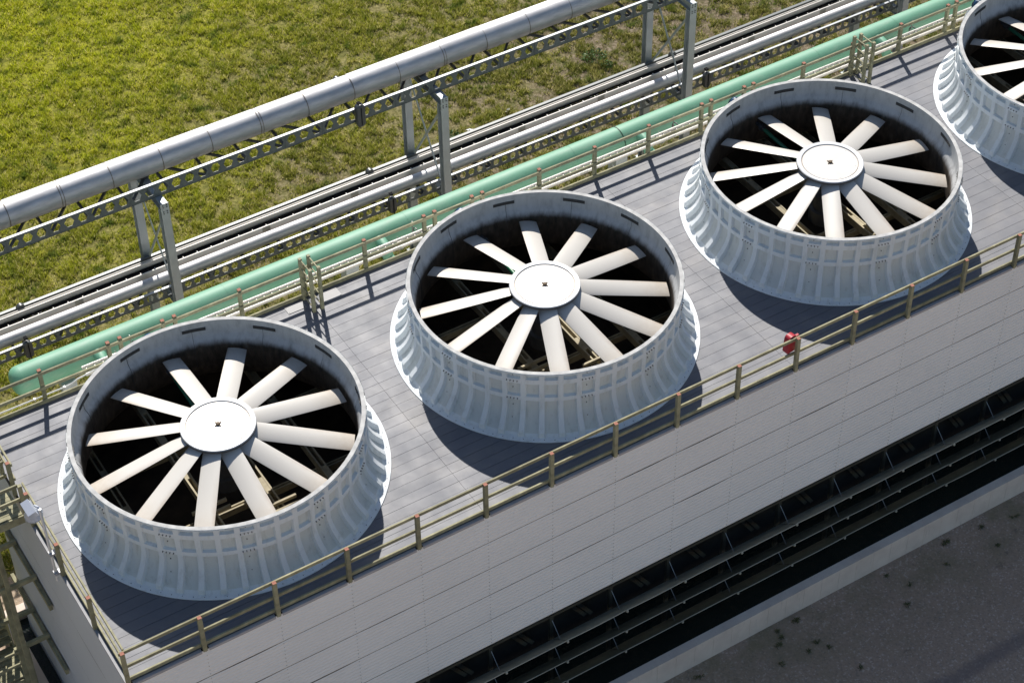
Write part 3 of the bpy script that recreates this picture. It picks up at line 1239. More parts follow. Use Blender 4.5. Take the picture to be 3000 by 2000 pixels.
# --- red cover hung on the front railing
mb = MB()
sec = []
for (z, w, d) in ((0.40, 0.30, 0.20), (0.30, 0.32, 0.24), (0.0, 0.34, 0.26), (-0.16, 0.35, 0.27)):
    pass
prof = [(-0.15, -0.25), (0.13, -0.25), (0.13, 0.18), (0.11, 0.235), (0.06, 0.265), (-0.06, 0.265), (-0.115, 0.235), (-0.14, 0.18)]
n = len(prof)
for d in (-0.09, 0.07):
    for (u, z) in prof:
        mb.v.append((u * (1.0 if d < 0 else 0.96), d + (0.015 if z < 0 else 0) * (1 if d > 0 else -1), z))
mb.face(range(n))
mb.face([n + i for i in reversed(range(n))])
for i in range(n):
    j = (i + 1) % n
    if i != 0:
        mb.face((i, n + i, n + j, j), 0, True)
redc = thing('extinguisher_cover', 'red plastic cover hanging on the front railing post', 'cover', (10 * S - 0.10, 0.205, 0.80), math.radians(8))
part('hood', mb, M['red'], redc, sharp=50)
mb = MB()
mb.box(0.13, 0.26, -0.06, 0.0, 0.02, 0.16)
mb.box(-0.10, 0.10, -0.120, -0.088, 0.16, 0.19)
part('bracket', mb, M['red'], redc)
mb = MB()
mb.tube([(0, 0.0, -0.22), (0, 0, 0.10)], 0.075, 14)
part('extinguisher', mb, M['red'], redc)

# --- timber side ladders at the back railing
def ladder_mesh():
    out = []
    for x in (0.0, 0.245):
        for y, h in ((0.0, 1.42), (-0.57, 1.45)):
            mb = MB()
            mb.box(x - 0.042, x + 0.042, y - 0.042, y + 0.042, -0.02, h)
            out.append(('stile', mb, M['timber']))
        for z in (0.12, 0.44, 0.76, 1.08, 1.38):
            mb = MB()
            mb.bar((x, 0.0, z), (x, -0.57, z), 0.028, 0.028)
            out.append(('rung', mb, M['timber']))
    return out


lad = thing('access_ladder', 'timber access ladder left of the middle fan stack at the back railing', 'ladder', (9.03, 9.03, 0), 0, 'timber ladders at the back railing')
for nm, mb, mt in ladder_mesh():
    part(nm, mb, mt, lad)
copy_thing(lad, (27.33, 9.03, 0), 'timber access ladder right of the stack that stands by the red cover')

# --- pale cover plates by the left ladder
for (x0, x1, y0, y1, lab) in ((8.42, 8.95, 8.72, 9.00, 'pale flat cover plate on the deck left of the timber ladder'),
                               (9.42, 9.95, 8.60, 9.00, 'pale flat cover plate on the deck right of the timber ladder')):
    t = thing('cover_plate', lab, 'plate', (x0, y0, 0.004), 0, 'cover plates by the left ladder')
    mb = MB()
    mb.box(0, x1 - x0, 0, y1 - y0, 0, 0.008)
    part('sheet', mb, M['plate'], t)
    mb = MB()
    for (u, w) in ((0.04, 0.04), (x1 - x0 - 0.04, 0.04), (0.04, y1 - y0 - 0.04), (x1 - x0 - 0.04, y1 - y0 - 0.04)):
        mb.lathe([(0, 0.014), (0.016, 0.012), (0.016, 0.008)], 6, 0, (u, w, 0))
    part('screws', mb, M['screw'], t)

# --- floodlight on a pole clamped to the end railing
fl = thing('floodlight', 'pale floodlight with round reflector on a pole over the left end wall', 'floodlight', (-0.13, 3.80, -0.25))
mb = MB()
mb.tube([(0, 0, 0), (0, 0, 2.44)], 0.034, 10)
part('pole', mb, M['conduit'], fl)
mb = MB()
mb.tube([(0, 0, 2.40), (-0.01, 0.06, 2.45), (-0.05, 0.20, 2.40)], 0.028, 8)
part('arm', mb, M['lampbody'], fl)
head = Matrix.Translation((-0.13, 0.36, 2.12)) @ Matrix.Scale(0.80, 4) @ Matrix.Rotation(math.radians(-16), 4, 'Y') @ Matrix.Rotation(math.radians(16), 4, 'X')
mb = MB()
bx = [(-0.14, -0.26, 0.0), (0.14, -0.26, 0.0), (0.14, 0.26, 0.0), (-0.14, 0.26, 0.0), (-0.12, -0.24, 0.26), (0.12, -0.24, 0.26), (0.12, 0.24, 0.26), (-0.12, 0.24, 0.26)]
mb.hexa([head @ Vector(p) for p in bx])
part('housing', mb, M['lampbody'], fl)
mb = MB()
nring = 40
prof = [(0.12, 0.02), (0.17, -0.06), (0.225, -0.20), (0.265, -0.28)]
base = 0
for (r, z) in prof:
    for k in range(nring):
        t = 2 * math.pi * k / nring
        rr = r * (1.0 + (0.018 if k % 2 else -0.018))
        mb.v.append(tuple(head @ Vector((rr * math.cos(t), rr * math.sin(t), z))))
for i in range(len(prof) - 1):
    for k in range(nring):
        k2 = (k + 1) % nring
        mb.face((i * nring + k, (i + 1) * nring + k, (i + 1) * nring + k2, i * nring + k2))
part('reflector', mb, M['lampbody'], fl)
mb = MB()
mb.lathe([(0.272, -0.285), (0.272, -0.30), (0.25, -0.30), (0.0, -0.31)], 32)
mb.v = [tuple(head @ Vector(p)) for p in mb.v]
part('lens', mb, M['conduit'], fl)
for z in (0.28, 0.95):
    mb = MB()
    mb.box(-0.05, 0.16, -0.09, 0.05, z - 0.03, z + 0.03)
    part('clamp', mb, M['flash'], fl)

# ================================================================= TIMBER STAIR TOWER at the left end
stair = thing('stair_tower', 'weathered timber stair tower standing against the left end wall', 'stairs', (-1.4, 7.0, GZ))
SO = Vector((-1.4, 7.0, GZ))


def sbox(name, x0, x1, y0, y1, z0, z1, mat='timber'):
    mb = MB()
    mb.box(x0 - SO.x, x1 - SO.x, y0 - SO.y, y1 - SO.y, z0 - SO.z, z1 - SO.z)
    return part(name, mb, M[mat], stair)


def sbar(name, p, q, w, h, mat='timber'):
    mb = MB()
    mb.bar(Vector(p) - SO, Vector(q) - SO, w, h)
    return part(name, mb, M[mat], stair)


for (x, y, zt) in ((-0.88, 5.98, 1.0), (-2.85, 5.98, 1.0), (-0.88, 6.72, 1.0), (-2.85, 6.72, 1.0), (-0.80, 8.2, -3.0), (-1.78, 8.2, -1.5),
                   (-0.80, 10.0, -2.2), (-1.80, 10.0, -2.2), (-2.85, 10.0, -2.2), (-0.80, 10.95, -2.2), (-2.85, 10.95, -2.2),
                   (-0.70, 6.75, -5.50), (-1.62, 6.75, -5.5), (-0.70, 7.9, -5.5), (-1.80, 7.9, -5.5), (-2.85, 6.75, -5.5), (-2.85, 7.9, -5.5)):
    sbox('post', x - 0.055, x + 0.055, y - 0.055, y + 0.055, GZ, zt)
# top landing and gangway
y = 5.93
while y < 6.70:
    sbox('plank', -2.9, -0.10, y, y + 0.128, -0.045 + random.uniform(-0.003, 0.003), 0.0)
    y += 0.14
for yy in (5.88, 6.77):
    sbox('joist', -2.9, -0.09, yy - 0.02, yy + 0.02, -0.24, -0.002)
    for z in (0.955, 0.50):
        sbox('rail', -2.9, -0.06, yy - 0.02, yy + 0.02, z, z + 0.09)
sbox('rail', -2.9, -0.06, 6.90, 6.98, 0.955, 1.0)
# second landing level (rear) and lower landing (front)
y = 10.0
while y < 10.9:
    sbox('plank', -2.9, -0.75, y, y + 0.128, -3.345, -3.30)
    y += 0.14
for yy in (10.0, 10.97):
    sbox('joist', -2.9, -0.75, yy - 0.02, yy + 0.02, -3.54, -3.35)
    sbox('rail', -2.9, -0.75, yy - 0.02, yy + 0.02, -2.34, -2.25)
y = 6.80
while y < 7.85:
    sbox('plank', -2.9, -0.68, y, y + 0.128, -6.645 + random.uniform(-0.003, 0.003), -6.60)
    y += 0.14
for yy in (6.75, 7.92):
    sbox('joist', -2.9, -0.66, yy - 0.02, yy + 0.02, -6.84, -6.65)
for yy in (6.72,):
    for z in (-5.58, -6.05):
        sbox('rail', -2.9, -0.68, yy - 0.02, yy + 0.02, z, z + 0.09)
for z in (-5.58, -6.05):
    sbox('rail', -0.70, -0.66, 6.72, 7.95, z, z + 0.09)


def flight(xa, xb, y0, z0, y1, z1, n):
    for x in (xa, xb):
        sbar('stringer', (x, y0, z0 - 0.12), (x, y1, z1 - 0.12), 0.04, 0.26)
        sbar('handrail', (x, y0, z0 + 0.90), (x, y1, z1 + 0.90), 0.04, 0.09)
    for i in range(1, n):
        f = i / n
        yy, zz = y0 + (y1 - y0) * f, z0 + (z1 - z0) * f
        for o in (-0.075, 0.075):
            sbox('tread', xa + 0.02, xb - 0.02, yy + o - 0.068, yy + o + 0.068, zz - 0.04, zz)
    for f in (0.33, 0.66):
        yy, zz = y0 + (y1 - y0) * f, z0 + (z1 - z0) * f
        for x in (xa, xb):
            sbox('baluster', x - 0.04, x + 0.04, yy - 0.04, yy + 0.04, zz - 0.2, zz + 0.92)


flight(-2.82, -1.88, 6.75, 0.0, 10.0, -3.30, 18)
flight(-1.74, -0.80, 10.0, -3.30, 7.9, -6.60, 18)
flight(-2.82, -1.88, 7.9, -6.60, 9.4, GZ, 9)
# ledgers on the wall and the ties out to the posts
for (z, ya, yb, ties) in ((-3.05, 5.5, 9.2, (6.5, 7.85)), (-5.65, 5.55, 9.3, (6.78, 7.8))):
    sbox('ledger', -0.135, -0.045, ya, yb, z - 0.09, z + 0.09)
    for yy in ties:
        sbox('tie_beam', -1.0, -0.05, yy - 0.045, yy + 0.045, z + 0.09, z + 0.22)
for (a, b) in (((-0.84, 6.7, -0.3), (-0.80, 8.2, -3.6)), ((-0.84, 7.9, -6.9), (-0.84, 10.0, -3.9))):
    sbar('brace', a, b, 0.05, 0.14)

# ================================================================= GREEN PIPE, valves, side tray
GY, GZP, GR = 11.55, -1.28, 0.41
gp = thing('green_pipe', 'large pale green water pipe running behind the back railing', 'pipe', (1.6, GY, GZP))
mb = MB()
mb.tube([(0.28, 0, 0), (52, 0, 0)], GR, 48, caps=False)
part('pipe_body', mb, M['greenpipe'], gp)
mb = MB()
pth, rs = [], []
for i in range(9):
    a = math.pi / 2 * i / 8
    pth.append((0.28 - 0.28 * math.cos(a * 0.999), 0, 0))
    rs.append(max(0.01, GR * math.sin(a) ** 0.6) if i else 0.02)
pth[0] = (0.0, 0, 0)
mb.tube(pth, rs, 48)
part('end_cap', mb, M['greenpipe'], gp)
M['darkgreen'] = simple('dark_gasket', (0.02, 0.06, 0.035), 0.6)
for x in (20.72, 38.9):
    mb = MB()
    mb.tube([(x - 1.6, 0, 0), (x - 1.575, 0, 0)], GR + 0.014, 48)
    part('joint_ring', mb, M['darkgreen'], gp)
for x in (7.8, 13.45, 19.05, 28.1, 31.2):
    mb = MB()
    mb.tube([(x - 1.6, 0, 0), (x - 1.592, 0, 0)], GR + 0.004, 48)
    part('weld_seam', mb, M['greenpipe'], gp)
for x in (3.0, 11.5, 20.6, 29.8):
    mb = MB()
    mb.box(x - 1.8, x - 1.4, -0.42, -0.10, -0.62, -0.36)
    mb.box(x - 1.72, x - 1.48, -0.12, 0.12, GZ - GZP, -0.40)
    part('pipe_support', mb, M['steel'], gp)
BX = [3.95, 12.45, 21.30, 30.35]
for x in BX:
    mb = MB()
    x0 = x - 1.6
    pth = [(x0, -0.20, 0.10), (x0, -0.42, 0.18), (x0, -0.62, 0.14), (x0, -0.72, -0.02), (x0 + 0.02, -0.82, -0.18), (x0 + 0.10, -1.1, -0.22), (x0 + 0.12, -2.34, -0.22)]
    mb.tube(pth, 0.165, 20)
    part('branch_pipe', mb, M['greenpipe'], gp)
    mb = MB()
    mb.tube([(x0 + 0.11, -1.25, -0.22), (x0 + 0.115, -1.30, -0.22)], 0.24, 20)
    mb.tube([(x0 + 0.115, -1.50, -0.22), (x0 + 0.12, -1.55, -0.22)], 0.24, 20)
    part('flange', mb, M['steeldull'], gp)
    mb = MB()
    mb.box(x0 + 0.30, x0 + 0.62, -1.92, -1.68, -0.18, 0.0)
    part('flow_box', mb, M['greenpipe'], gp)
vl = ['hand wheel valve on the green pipe beside the stack nearest the stairs', 'hand wheel valve on the green pipe just left of the middle stack',
      'hand wheel valve on the green pipe left of the stack by the red cover', 'hand wheel valve on the green pipe right of the second timber ladder']
mb = MB()
mb.lathe([(0.0, 0.12), (0.10, 0.10), (0.13, 0.0), (0.10, -0.12), (0.0, -0.14)], 14, 0, (0.0, 0, 0))
for i in range(7):
    t = 2 * math.pi * i / 7
    mb.tube([(0.03 + 0.11 * math.cos(t), 0.11 * math.sin(t), 0.02), (0.03 + 0.15 * math.cos(t), 0.15 * math.sin(t), 0.16)], 0.014, 6)
vbody = mb.mesh('valve_body', M['steeldull'])
mb = MB()
ring = [(0.52 + 0.01 * 0, 0.20 * math.cos(2 * math.pi * i / 24), 0.12 + 0.20 * math.sin(2 * math.pi * i / 24)) for i in range(25)]
mb.tube(ring, 0.018, 6, caps=False)
for i in range(4):
    t = 2 * math.pi * (i + 0.3) / 4
    mb.tube([(0.50, 0, 0.12), (0.52, 0.2 * math.cos(t), 0.12 + 0.2 * math.sin(t))], 0.011, 6)
vwheel = mb.mesh('hand_wheel', M['boxdark'])
mb = MB()
mb.tube([(0.05, 0, 0.08), (0.50, 0, 0.12)], 0.022, 8)
mb.tube([(0.42, 0.02, 0.08), (0.42, 0.02, 0.62)], 0.014, 6)
mb.tube([(0.34, 0.0, 0.11), (0.46, 0.0, 0.115)], 0.085, 12)
vstem = mb.mesh('valve_stem', M['steeldull'])
for k, x in enumerate(BX):
    t = thing('valve', vl[k], 'valve', (x + 0.30, 10.55, -0.92), 0, 'valves along the green pipe')
    for nm, me in (('valve_body', vbody), ('hand_wheel', vwheel), ('valve_stem', vstem)):
        link(nm, me, t)


def tray(name, label, x0, x1, yn, yf, zt, h, rung, group=None, rung_top=False):
    t = thing(name, label, 'cable tray', (x0, yn, zt), 0, group)
    ln = x1 - x0
    for nm, y, s in (('side_rail', 0.0, 1), ('side_rail', yf - yn, -1)):
        mb = MB()
        mb.box(0, ln, y - 0.003, y + 0.003, -h, 0)
        mb.box(0, ln, y - 0.014, y - 0.003, -0.006, 0)
        mb.box(0, ln, y + 0.003, y + 0.014, -0.006, 0)
        mb.box(0, ln, y - 0.020, y - 0.003, -h, -h + 0.006)
        part(nm, mb, M['tray'], t)
    mb = MB()
    mb.box(-0.012, 0.012, 0.004, yf - yn - 0.004, -h + 0.02, -h + 0.045)
    rm = mb.mesh('rung', M['tray'])
    n = int(ln / rung)
    for i in range(min(n, 290)):
        link('rung', rm, t, (0.1 + i * rung, 0, 0))
    # splice plates
    mb = MB()
    mb.box(-0.13, 0.13, -0.010, -0.003, -h + 0.015, -0.012)
    for dx in (-0.09, -0.03, 0.03, 0.09):
        mb.box(dx - 0.008, dx + 0.008, -0.016, -0.010, -h * 0.5 - 0.02, -h * 0.5)
    sp = mb.mesh('splice_plate', M['rod'])
    for i in range(1, int(ln / 3.05)):
        link('splice_plate', sp, t, (i * 3.05, 0, 0))
    # clips on the inner flange of the near rail
    mb = MB()
    mb.box(-0.010, 0.010, 0.012, 0.070, -0.012, 0.004)
    cp = mb.mesh('clip', M['tray'])
    for i in range(min(int(ln / (2 * rung)), 200)):
        link('clip', cp, t, (0.1 + i * 2 * rung, 0, 0))
    return t


tray('cable_tray', 'bright ladder cable tray between the back railing and the green pipe', 3.14, 46.0, 9.84, 10.13, -0.29, 0.085, 0.2315)
t = thing('conduit', 'thin white conduit run along the deck edge at the back left corner', 'conduit', (0, 9.35, 0.02))
mb = MB()
mb.tube([(-0.6, 0, 0), (2.45, 0, 0), (2.6, 0.0, 0.02), (2.78, 0.0, 0.10), (2.95, 0, 0.12), (3.3, 0.05, 0.12), (3.6, 0.2, 0.0)], 0.02, 8)
part('run', mb, M['conduit'], t)
mb = MB()
for x in (0.4, 1.6, 2.4):
    mb.box(x - 0.02, x + 0.02, -0.03, 0.03, -0.05, 0.026)
part('clips', mb, M['rod'], t)

# ================================================================= PIPE RACK
FX = [7.75 + 9.144 * k for k in range(-1, 6)]
flabels = ['steel pipe rack frame left of the picture behind the stairs', 'steel rack frame at the left, above the green pipe end',
           'steel rack frame in the middle beside the upper holed beam\'s capsule box', 'steel rack frame behind the third stack\'s motor at the top',
           'steel rack frame at the top edge near the right ladder', 'steel rack frame beyond the top right corner', 'steel rack frame farthest to the right']
YN, YF = 15.27, 17.58
mb = MB()
H = -0.42 - GZ


def column_mesh():
    mb = MB()
    b, d, t = 0.25, 0.25, 0.016
    mb.box(-b / 2, b / 2, -d / 2, -d / 2 + t, 0, H)
    mb.box(-b / 2, b / 2, d / 2 - t, d / 2, 0, H - 0.32)
    mb.box(-0.006, 0.006, -d / 2 + t, d / 2 - t, 0, H - 0.32)
    mb.box(-0.22, 0.22, -0.22, 0.22, 0.0, 0.03)
    return mb.mesh('column', M['steel'])


colm = column_mesh()
mb = MB()
for z in (-0.06, -0.13, -0.28, -0.35):
    for x in (-0.055, 0.055):
        mb.lathe([(0, 0.016), (0.02, 0.016), (0.02, 0)], 8, 0, (0, 0, 0))
        k = len(mb.v) - 24
        for i in range(k, len(mb.v)):
            vx, vy, vz = mb.v[i]
            mb.v[i] = (x + vx, -0.125 - vz, H + z + vy)
colbolts = mb.mesh('bolts', M['screw'])


def ibeam_y(y0, y1, zt, h, b):
    mb = MB()
    mb.box(-b / 2, b / 2, y0, y1, zt - 0.014, zt)
    mb.box(-b / 2, b / 2, y0, y1, zt - h, zt - h + 0.014)
    mb.box(-0.005, 0.005, y0, y1, zt - h + 0.014, zt - 0.014)
    return mb.mesh('cross_beam', M['steel'])


top_b = ibeam_y(YN - 0.105, YF + 0.125, -0.422, 0.30, 0.21)
low_b = ibeam_y(YN + 0.125, YF - 0.125, -4.17, 0.26, 0.18)
mb = MB()
mb.bar((0.0, YN + 0.1, -1.0), (0.0, YF - 0.1, -4.25), 0.075, 0.03, 0, up=(1, 0, 0))
mb.bar((0.03, YF - 0.1, -0.85), (0.03, YN + 0.1, -4.35), 0.075, 0.03, 0, up=(1, 0, 0))
xbr = mb.mesh('cross_brace', M['steel'])
for k, x in enumerate(FX):
    fr = thing('rack_frame', flabels[k], 'steel frame', (x, 0, 0), 0, 'pipe rack frames')
    cn = link('column', colm, fr, (0, YN, GZ))
    link('bolts', colbolts, cn)['kind'] = 'stuff'
    link('column', colm, fr, (0, YF, GZ))
    link('cross_beam', top_b, fr)
    link('cross_beam', low_b, fr)
    link('cross_brace', xbr, fr)

X0, X1 = -4.0, 56.0


def web_mesh(n, pitch, zb, zt, rh, name):
    """plate with a row of six-sided holes, n units long, 8 mm thick"""
    mb = MB()
    zc = (zb + zt) / 2 + 0.02
    for i in range(n):
        cx = (i + 0.5) * pitch
        xl, xr = i * pitch, (i + 1) * pitch
        hexp = [(cx + rh * math.cos(math.radians(60 * k)), zc + 1.12 * rh * math.sin(math.radians(60 * k))) for k in range(6)]
        outer = [(xr, zc), (xr, zt), (xl, zt), (xl, zc), (xl, zb), (xr, zb)]
        for y, fl_ in ((-0.004, False), (0.004, True)):
            b = len(mb.v)
            mb.v += [(p[0], y, p[1]) for p in hexp] + [(p[0], y, p[1]) for p in outer]
            for k in range(6):
                j = (k + 1) % 6
                q = (b + 6 + k, b + 6 + j, b + j, b + k)
                mb.face(q if not fl_ else q[::-1])
        b2 = len(mb.v) - 24
        for k in range(6):
            j = (k + 1) % 6
            mb.face((b2 + k, b2 + j, b2 + 12 + j, b2 + 12 + k))
    return mb.mesh(name, M['beam'])


def holed_beam(label, y, zb, zt, pitch, rh, bay, xoff, fw, diag, ycross, zc):
    t = thing('holed_beam', label, 'steel beam', (X0, y, zb), 0, 'beams with six-sided holes on the pipe rack')
    ln = X1 - X0
    per = int(round(bay / pitch))
    nb = int(ln / bay)
    wm = web_mesh(per, bay / per, 0.0, zt - zb, rh, 'web')
    st = MB()
    st.box(-0.010, 0.010, -0.016, -0.004, 0.01, zt - zb - 0.01)
    sm_ = st.mesh('stiffener', M['beam'])
    stt = MB()
    stt.bar((0, 0.01, zc), (0, ycross - y, zc), 0.07, 0.07)
    stm = stt.mesh('strut', M['brace'])
    d1, d2 = MB(), MB()
    d1.bar((0, 0.02, zc - 0.01), (bay, ycross - y, zc - 0.01), 0.07, 0.06)
    d2.bar((bay, 0.02, zc - 0.01), (0, ycross - y, zc - 0.01), 0.07, 0.06)
    dms = (d1.mesh('diagonal', M['brace']), d2.mesh('diagonal', M['brace']))
    x = xoff - X0
    x -= int(x / bay) * bay
    for i in range(nb):
        link('web', wm, t, (x, 0, 0))
        link('stiffener', sm_, t, (x, 0, 0))
        link('strut', stm, t, (x, 0, 0))
        k = diag(x + X0)
        if k is not None:
            link('diagonal', dms[k], t, (x, 0, 0))
        x += bay
    mb = MB()
    mb.box(0, ln, -0.006, 2 * fw, zt - zb, zt - zb + 0.012)
    part('top_flange', mb, M['beamtop'], t)
    mb = MB()
    mb.box(0, ln, -0.012, 2 * fw, -0.012, 0.0)
    part('bottom_flange', mb, M['beam'], t)
    mb = MB()
    mb.box(0, ln, ycross - y - 0.05, ycross - y + 0.05, -0.012, 0.0)
    mb.box(0, ln, ycross - y - 0.005, ycross - y + 0.005, 0.0, zt - zb - 0.1)
    mb.box(0, ln, ycross - y - 0.05, ycross - y + 0.05, zt - zb - 0.1, zt - zb - 0.09)
    part('rear_beam', mb, M['beam'], t)
    return t


def dg_up(x):
    if x < 8.1:
        return 0
    if x < 12.9:
        return 1
    if x < 19.9:
        return 0
    if x < 31:
        return 1
    return 0


holed_beam('upper grey beam with a row of six-sided holes beside the fat silver pipe', 15.55, -0.42, 0.03, 1.22 / 3, 0.148, 1.22, 16.684, 0.038, dg_up, 16.95, 0.035)
holed_beam('lower grey beam with a row of six-sided holes above the green pipe', 15.55, -4.17, -3.81, 1.22 / 4, 0.116, 1.22, 18.735, 0.032, lambda x: 0 if math.sin(x * 0.35) > 0 else 1, 17.25, 0.035)

# --- upper silver pipe with jacket seams
PY, PZ, PR = 16.60, 0.035, 0.39
t = thing('silver_pipe', 'fat silver jacketed pipe on the upper level of the rack', 'pipe', (X0, PY, PZ))
seams = [3.667, 5.21, 6.75, 8.29, 9.83, 11.39, 12.94, 14.47, 16.02, 17.55, 19.06, 20.61, 22.14]
seams = [3.667 - 1.54 * k for k in range(5, 0, -1)] + seams + [22.14 + 1.54 * k for k in range(1, 22)]
prev = X0
for i, x in enumerate(seams):
    mb = MB()
    r = PR + random.uniform(-0.003, 0.003)
    mb.tube([(prev - X0, 0, 0), (x - X0, 0, 0)], r, 40, caps=False)
    part('jacket_section', mb, M['jacket'], t, rot=(0, random.uniform(-0.0006, 0.0006), 0))
    mb = MB()
    mb.tube([(x - X0 - 0.012, 0, 0), (x - X0 + 0.012, 0, 0)], PR + 0.007, 40, caps=False)
    if i % 4 == 2:
        mb.tube([(x - X0 + 0.07, 0, 0), (x - X0 + 0.09, 0, 0)], PR + 0.007, 40, caps=False)
    part('seam_band', mb, M['seam'], t)
    prev = x
for x in FX:
    if X0 < x < X1:
        mb = MB()
        mb.box(x - X0 - 0.12, x - X0 + 0.12, -0.16, 0.16, -PR - 0.06, -PR + 0.06)
        part('saddle', mb, M['brace'], t)

# --- lower silver pipe
t = thing('silver_pipe', 'slimmer silver pipe on the lower level of the rack beside the cable tray', 'pipe', (X0, 16.08, -3.90))
prev = 0
for i in range(1, 16):
    x = i * 4.0
    mb = MB()
    mb.tube([(prev, 0, 0), (x, 0, 0)], 0.178 + random.uniform(-0.001, 0.001), 28, caps=False)
    part('jacket_section', mb, M['jacket'], t)
    mb = MB()
    mb.tube([(x - 0.01, 0, 0), (x + 0.01, 0, 0)], 0.183, 28, caps=False)
    part('seam_band', mb, M['jacket'], t)
    prev = x

tray('cable_tray', 'bright ladder cable tray full of black cables on the lower rack level', X0, X1, 16.45, 16.86, -3.76, 0.27, 0.23)
mb = MB()
for i in range(9):
    y = 16.50 + i * 0.040
    z = -3.935 + random.uniform(-0.01, 0.012)
    mb.tube([(X0 + 2.0 * k, y + random.uniform(-0.012, 0.012), z + random.uniform(-0.008, 0.008)) for k in range(31)], 0.020, 6)
cb = link('cable_bundle', mb.mesh('cable_bundle', M['cable']))
tag(cb, 'bundle of black cables lying in the lower rack cable tray', 'cables')
t = thing('rail_channel', 'narrow pale channel behind the lower rack cable tray', 'channel', (X0, 16.99, -3.80))
mb = MB()
mb.box(0, X1 - X0, -0.008, 0.008, -0.09, 0.0)
part('channel', mb, M['tray'], t)

# --- dark capsule shaped boxes strapped over the beams
def capsule_mesh(w, h, d):
    mb = MB()
    prof = []
    for i in range(13):
        a = math.pi * i / 12
        prof.append((w / 2 * math.cos(a), h / 2 - w / 2 + w / 2 * math.sin(a)))
    for i in range(13):
        a = math.pi + math.pi * i / 12
        prof.append((w / 2 * math.cos(a), -h / 2 + w / 2 + w / 2 * math.sin(a)))
    n = len(prof)
    layers = [(-d / 2, 0.86), (-d / 2 + 0.03, 1.0), (d / 2 - 0.03, 1.0), (d / 2, 0.86)]
    for y, s in layers:
        mb.v += [(p[0] * s, y, p[1] * s) for p in prof]
    for q in range(3):
        for i in range(n):
            j = (i + 1) % n
            mb.face((q * n + i, q * n + j, (q + 1) * n + j, (q + 1) * n + i), 0, True)
    mb.face([i for i in range(n)])
    mb.face([3 * n + i for i in reversed(range(n))])
    return mb


cm1 = capsule_mesh(0.29, 0.80, 0.20).mesh('case', M['boxdark'], 40)
cm2 = capsule_mesh(0.26, 0.60, 0.18).mesh('case', M['boxdark'], 40)
mb = MB()
mb.box(-0.012, 0.012, -0.115, -0.098, -0.30, 0.30)
mb.box(-0.05, 0.05, -0.02, 0.10, 0.36, 0.42)
cst = mb.mesh('strap', M['cable'])
caps = [(14.21, 15.44, -0.14, cm1, 'dark capsule shaped box on the upper holed beam'),
        (3.15, 15.43, -3.92, cm2, 'dark capsule shaped box on the lower beam above the green pipe end'),
        (15.06, 15.43, -3.92, cm2, 'dark capsule shaped box on the lower beam left of the middle frame'),
        (26.95, 15.43, -3.90, cm2, 'dark capsule shaped box on the lower beam right of the third frame'),
        (14.35, 17.12, -0.16, cm2, 'dark rounded box top showing over the fat silver pipe'),
        (3.60, 17.10, -4.00, cm2, 'dark rounded box behind the lower cable tray at the left edge'),
        (15.20, 17.10, -4.00, cm2, 'dark rounded box behind the lower cable tray by the middle frame'),
        (26.75, 17.10, -4.00, cm2, 'dark rounded box behind the lower cable tray at the third frame')]
for x, y, z, me, lab in caps:
    t = thing('junction_box', lab, 'box', (x, y, z), 0, 'capsule boxes on the pipe rack')
    link('case', me, t)
    if y < 16:
        link('strap', cst, t)


# ================================================================= WEEDS, SHRUBS, LITTER
def plant_mesh(name, n, rad, h, leaf, mat):
    mb = MB()
    for i in range(n):
        a = random.uniform(0, 2 * math.pi)
        r = rad * math.sqrt(random.random())
        z = h * random.uniform(0.1, 1.0) * (1 - 0.5 * (r / rad) ** 2)
        c = Vector((r * math.cos(a), r * math.sin(a), z))
        d = Vector((random.gauss(0, 1), random.gauss(0, 1), random.gauss(0.2, 0.7))).normalized()
        s = d.cross(Vector((random.gauss(0, 1), random.gauss(0, 1), random.gauss(0, 1)))).normalized()
        l = leaf * random.uniform(0.6, 1.3)
        b = len(mb.v)
        mb.v += [tuple(c - d * l), tuple(c + s * l * 0.45), tuple(c + d * l), tuple(c - s * l * 0.45)]
        mb.face((b, b + 1, b + 2, b + 3))
    return mb


def weed_mesh(rad):
    mb = MB()
    roots = [(0.0, 0.0)]
    k = max(1, int(rad * 26))
    for i in range(k):
        px, py = random.choice(roots)
        a = random.uniform(0, 2 * math.pi)
        st = random.uniform(0.4, 1.0) * 0.075
        roots.append((px + 1.5 * st * math.cos(a), py + 0.8 * st * math.sin(a)))
    for (px, py) in roots:
        for i in range(random.randint(6, 11)):
            a = random.uniform(0, 2 * math.pi)
            l = random.uniform(0.04, 0.12)
            h = random.uniform(0.01, 0.07)
            w = random.uniform(0.005, 0.012)
            ca, sa = math.cos(a), math.sin(a)
            b = len(mb.v)
            mb.v += [(px, py, 0.0), (px + 0.5 * l * ca - w * sa, py + 0.5 * l * sa + w * ca, h), (px + l * ca, py + l * sa, 0.6 * h),
                     (px + 0.5 * l * ca + w * sa, py + 0.5 * l * sa - w * ca, h)]
            mb.face((b, b + 1, b + 2, b + 3))
    return mb


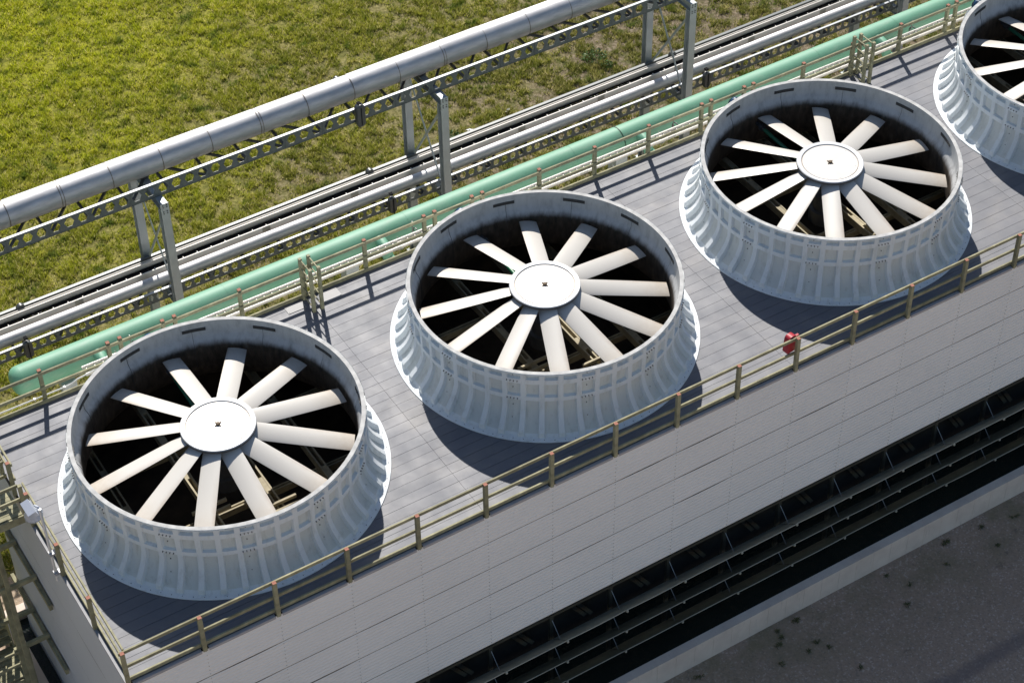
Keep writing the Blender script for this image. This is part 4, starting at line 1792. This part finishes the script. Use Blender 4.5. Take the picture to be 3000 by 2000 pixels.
shr = [(27.85, 23.4, 0.48, 0.42, 260, 'leafy green shrub in the grass between the second and third rack frames'),
       (28.0, 22.75, 0.25, 0.25, 110, 'smaller green bush at the foot of the leafy shrub'),
       (21.1, 22.0, 0.42, 0.30, 200, 'low green bush by the lower rack near the white scrap'),
       (26.1, 21.9, 0.30, 0.16, 90, 'flat dull green bush in the bare straw patch')]
for (x, y, r, h, n, lab) in shr:
    t = thing('shrub', lab, 'shrub', (x, y, GZ), 0, 'green shrubs in the field')
    part('leaves', plant_mesh('leaves', n, r, h, 0.05, None), M['leaf'], t)
    mb = MB()
    for i in range(5):
        a = 2 * math.pi * i / 5
        mb.tube([(0, 0, -0.02), (0.5 * r * math.cos(a), 0.5 * r * math.sin(a), h * 0.7)], 0.008, 5)
    part('stems', mb, M['timberdark'], t)
wpos = [(25.62, -1.92, .16, 'at the far right of the gravel'), (24.61, -1.67, .17, 'close to the basin wall at the far right'),
        (24.49, -2.47, .15, 'out on the gravel at the far right'), (23.31, -1.58, .36, 'spreading dark at the wall foot, right'),
        (22.74, -2.20, .10, 'small, below the dark patch at the right'), (21.48, -2.21, .12, 'small, in mid gravel'),
        (20.99, -2.72, .20, 'bushy, in mid gravel'), (21.05, -1.65, .10, 'small, near the wall foot in the middle'),
        (18.04, -1.55, .30, 'spreading dark at the wall foot, left'), (17.28, -1.60, .12, 'upper one of the left group'),
        (17.29, -1.82, .15, 'middle one of the left group'), (17.04, -1.97, .14, 'lower one of the left group'),
        (16.73, -2.49, .12, 'lone one below the left group'), (18.03, -2.47, .18, 'yellowish, right of the left group'),
        (18.18, -2.76, .13, 'right of the left group, lower'), (14.61, -1.66, .18, 'at the wall foot by the lower edge'),
        (17.61, -2.57, .10, 'tiny, between the left group and the yellowish one'), (18.47, -3.74, .11, 'tiny, out near the wheel track')]
for (x, y, r, lab) in wpos:
    o = link('weed', weed_mesh(r).mesh('weed', M['leafdry']), None, (x, y, GZ))
    tag(o, 'dark weed clump growing in the gravel, ' + lab, 'weed', 'weeds on the gravel')
for (x, y, s, lab) in ((21.75, 22.1, 0.11, 'white plastic scrap lying beside the low bush in the grass'), (23.45, 22.4, 0.07, 'small pale scrap lying in the grass right of the white one'),
                       (14.0, 26.6, 0.06, 'tiny white scrap in the grass above the fat silver pipe')):
    mb = MB()
    for i in range(7):
        c = Vector((random.uniform(-s, s), random.uniform(-s, s), random.uniform(0.03, 0.10)))
        mb.v += [tuple(c + Vector((random.uniform(-s, s), random.uniform(-s, s), random.uniform(-0.02, 0.05)))) for _ in range(4)]
        mb.face(range(4 * i, 4 * i + 4))
    tag(link('litter', mb.mesh('litter', M['litter']), None, (x, y, GZ + 0.05)), lab, 'litter')
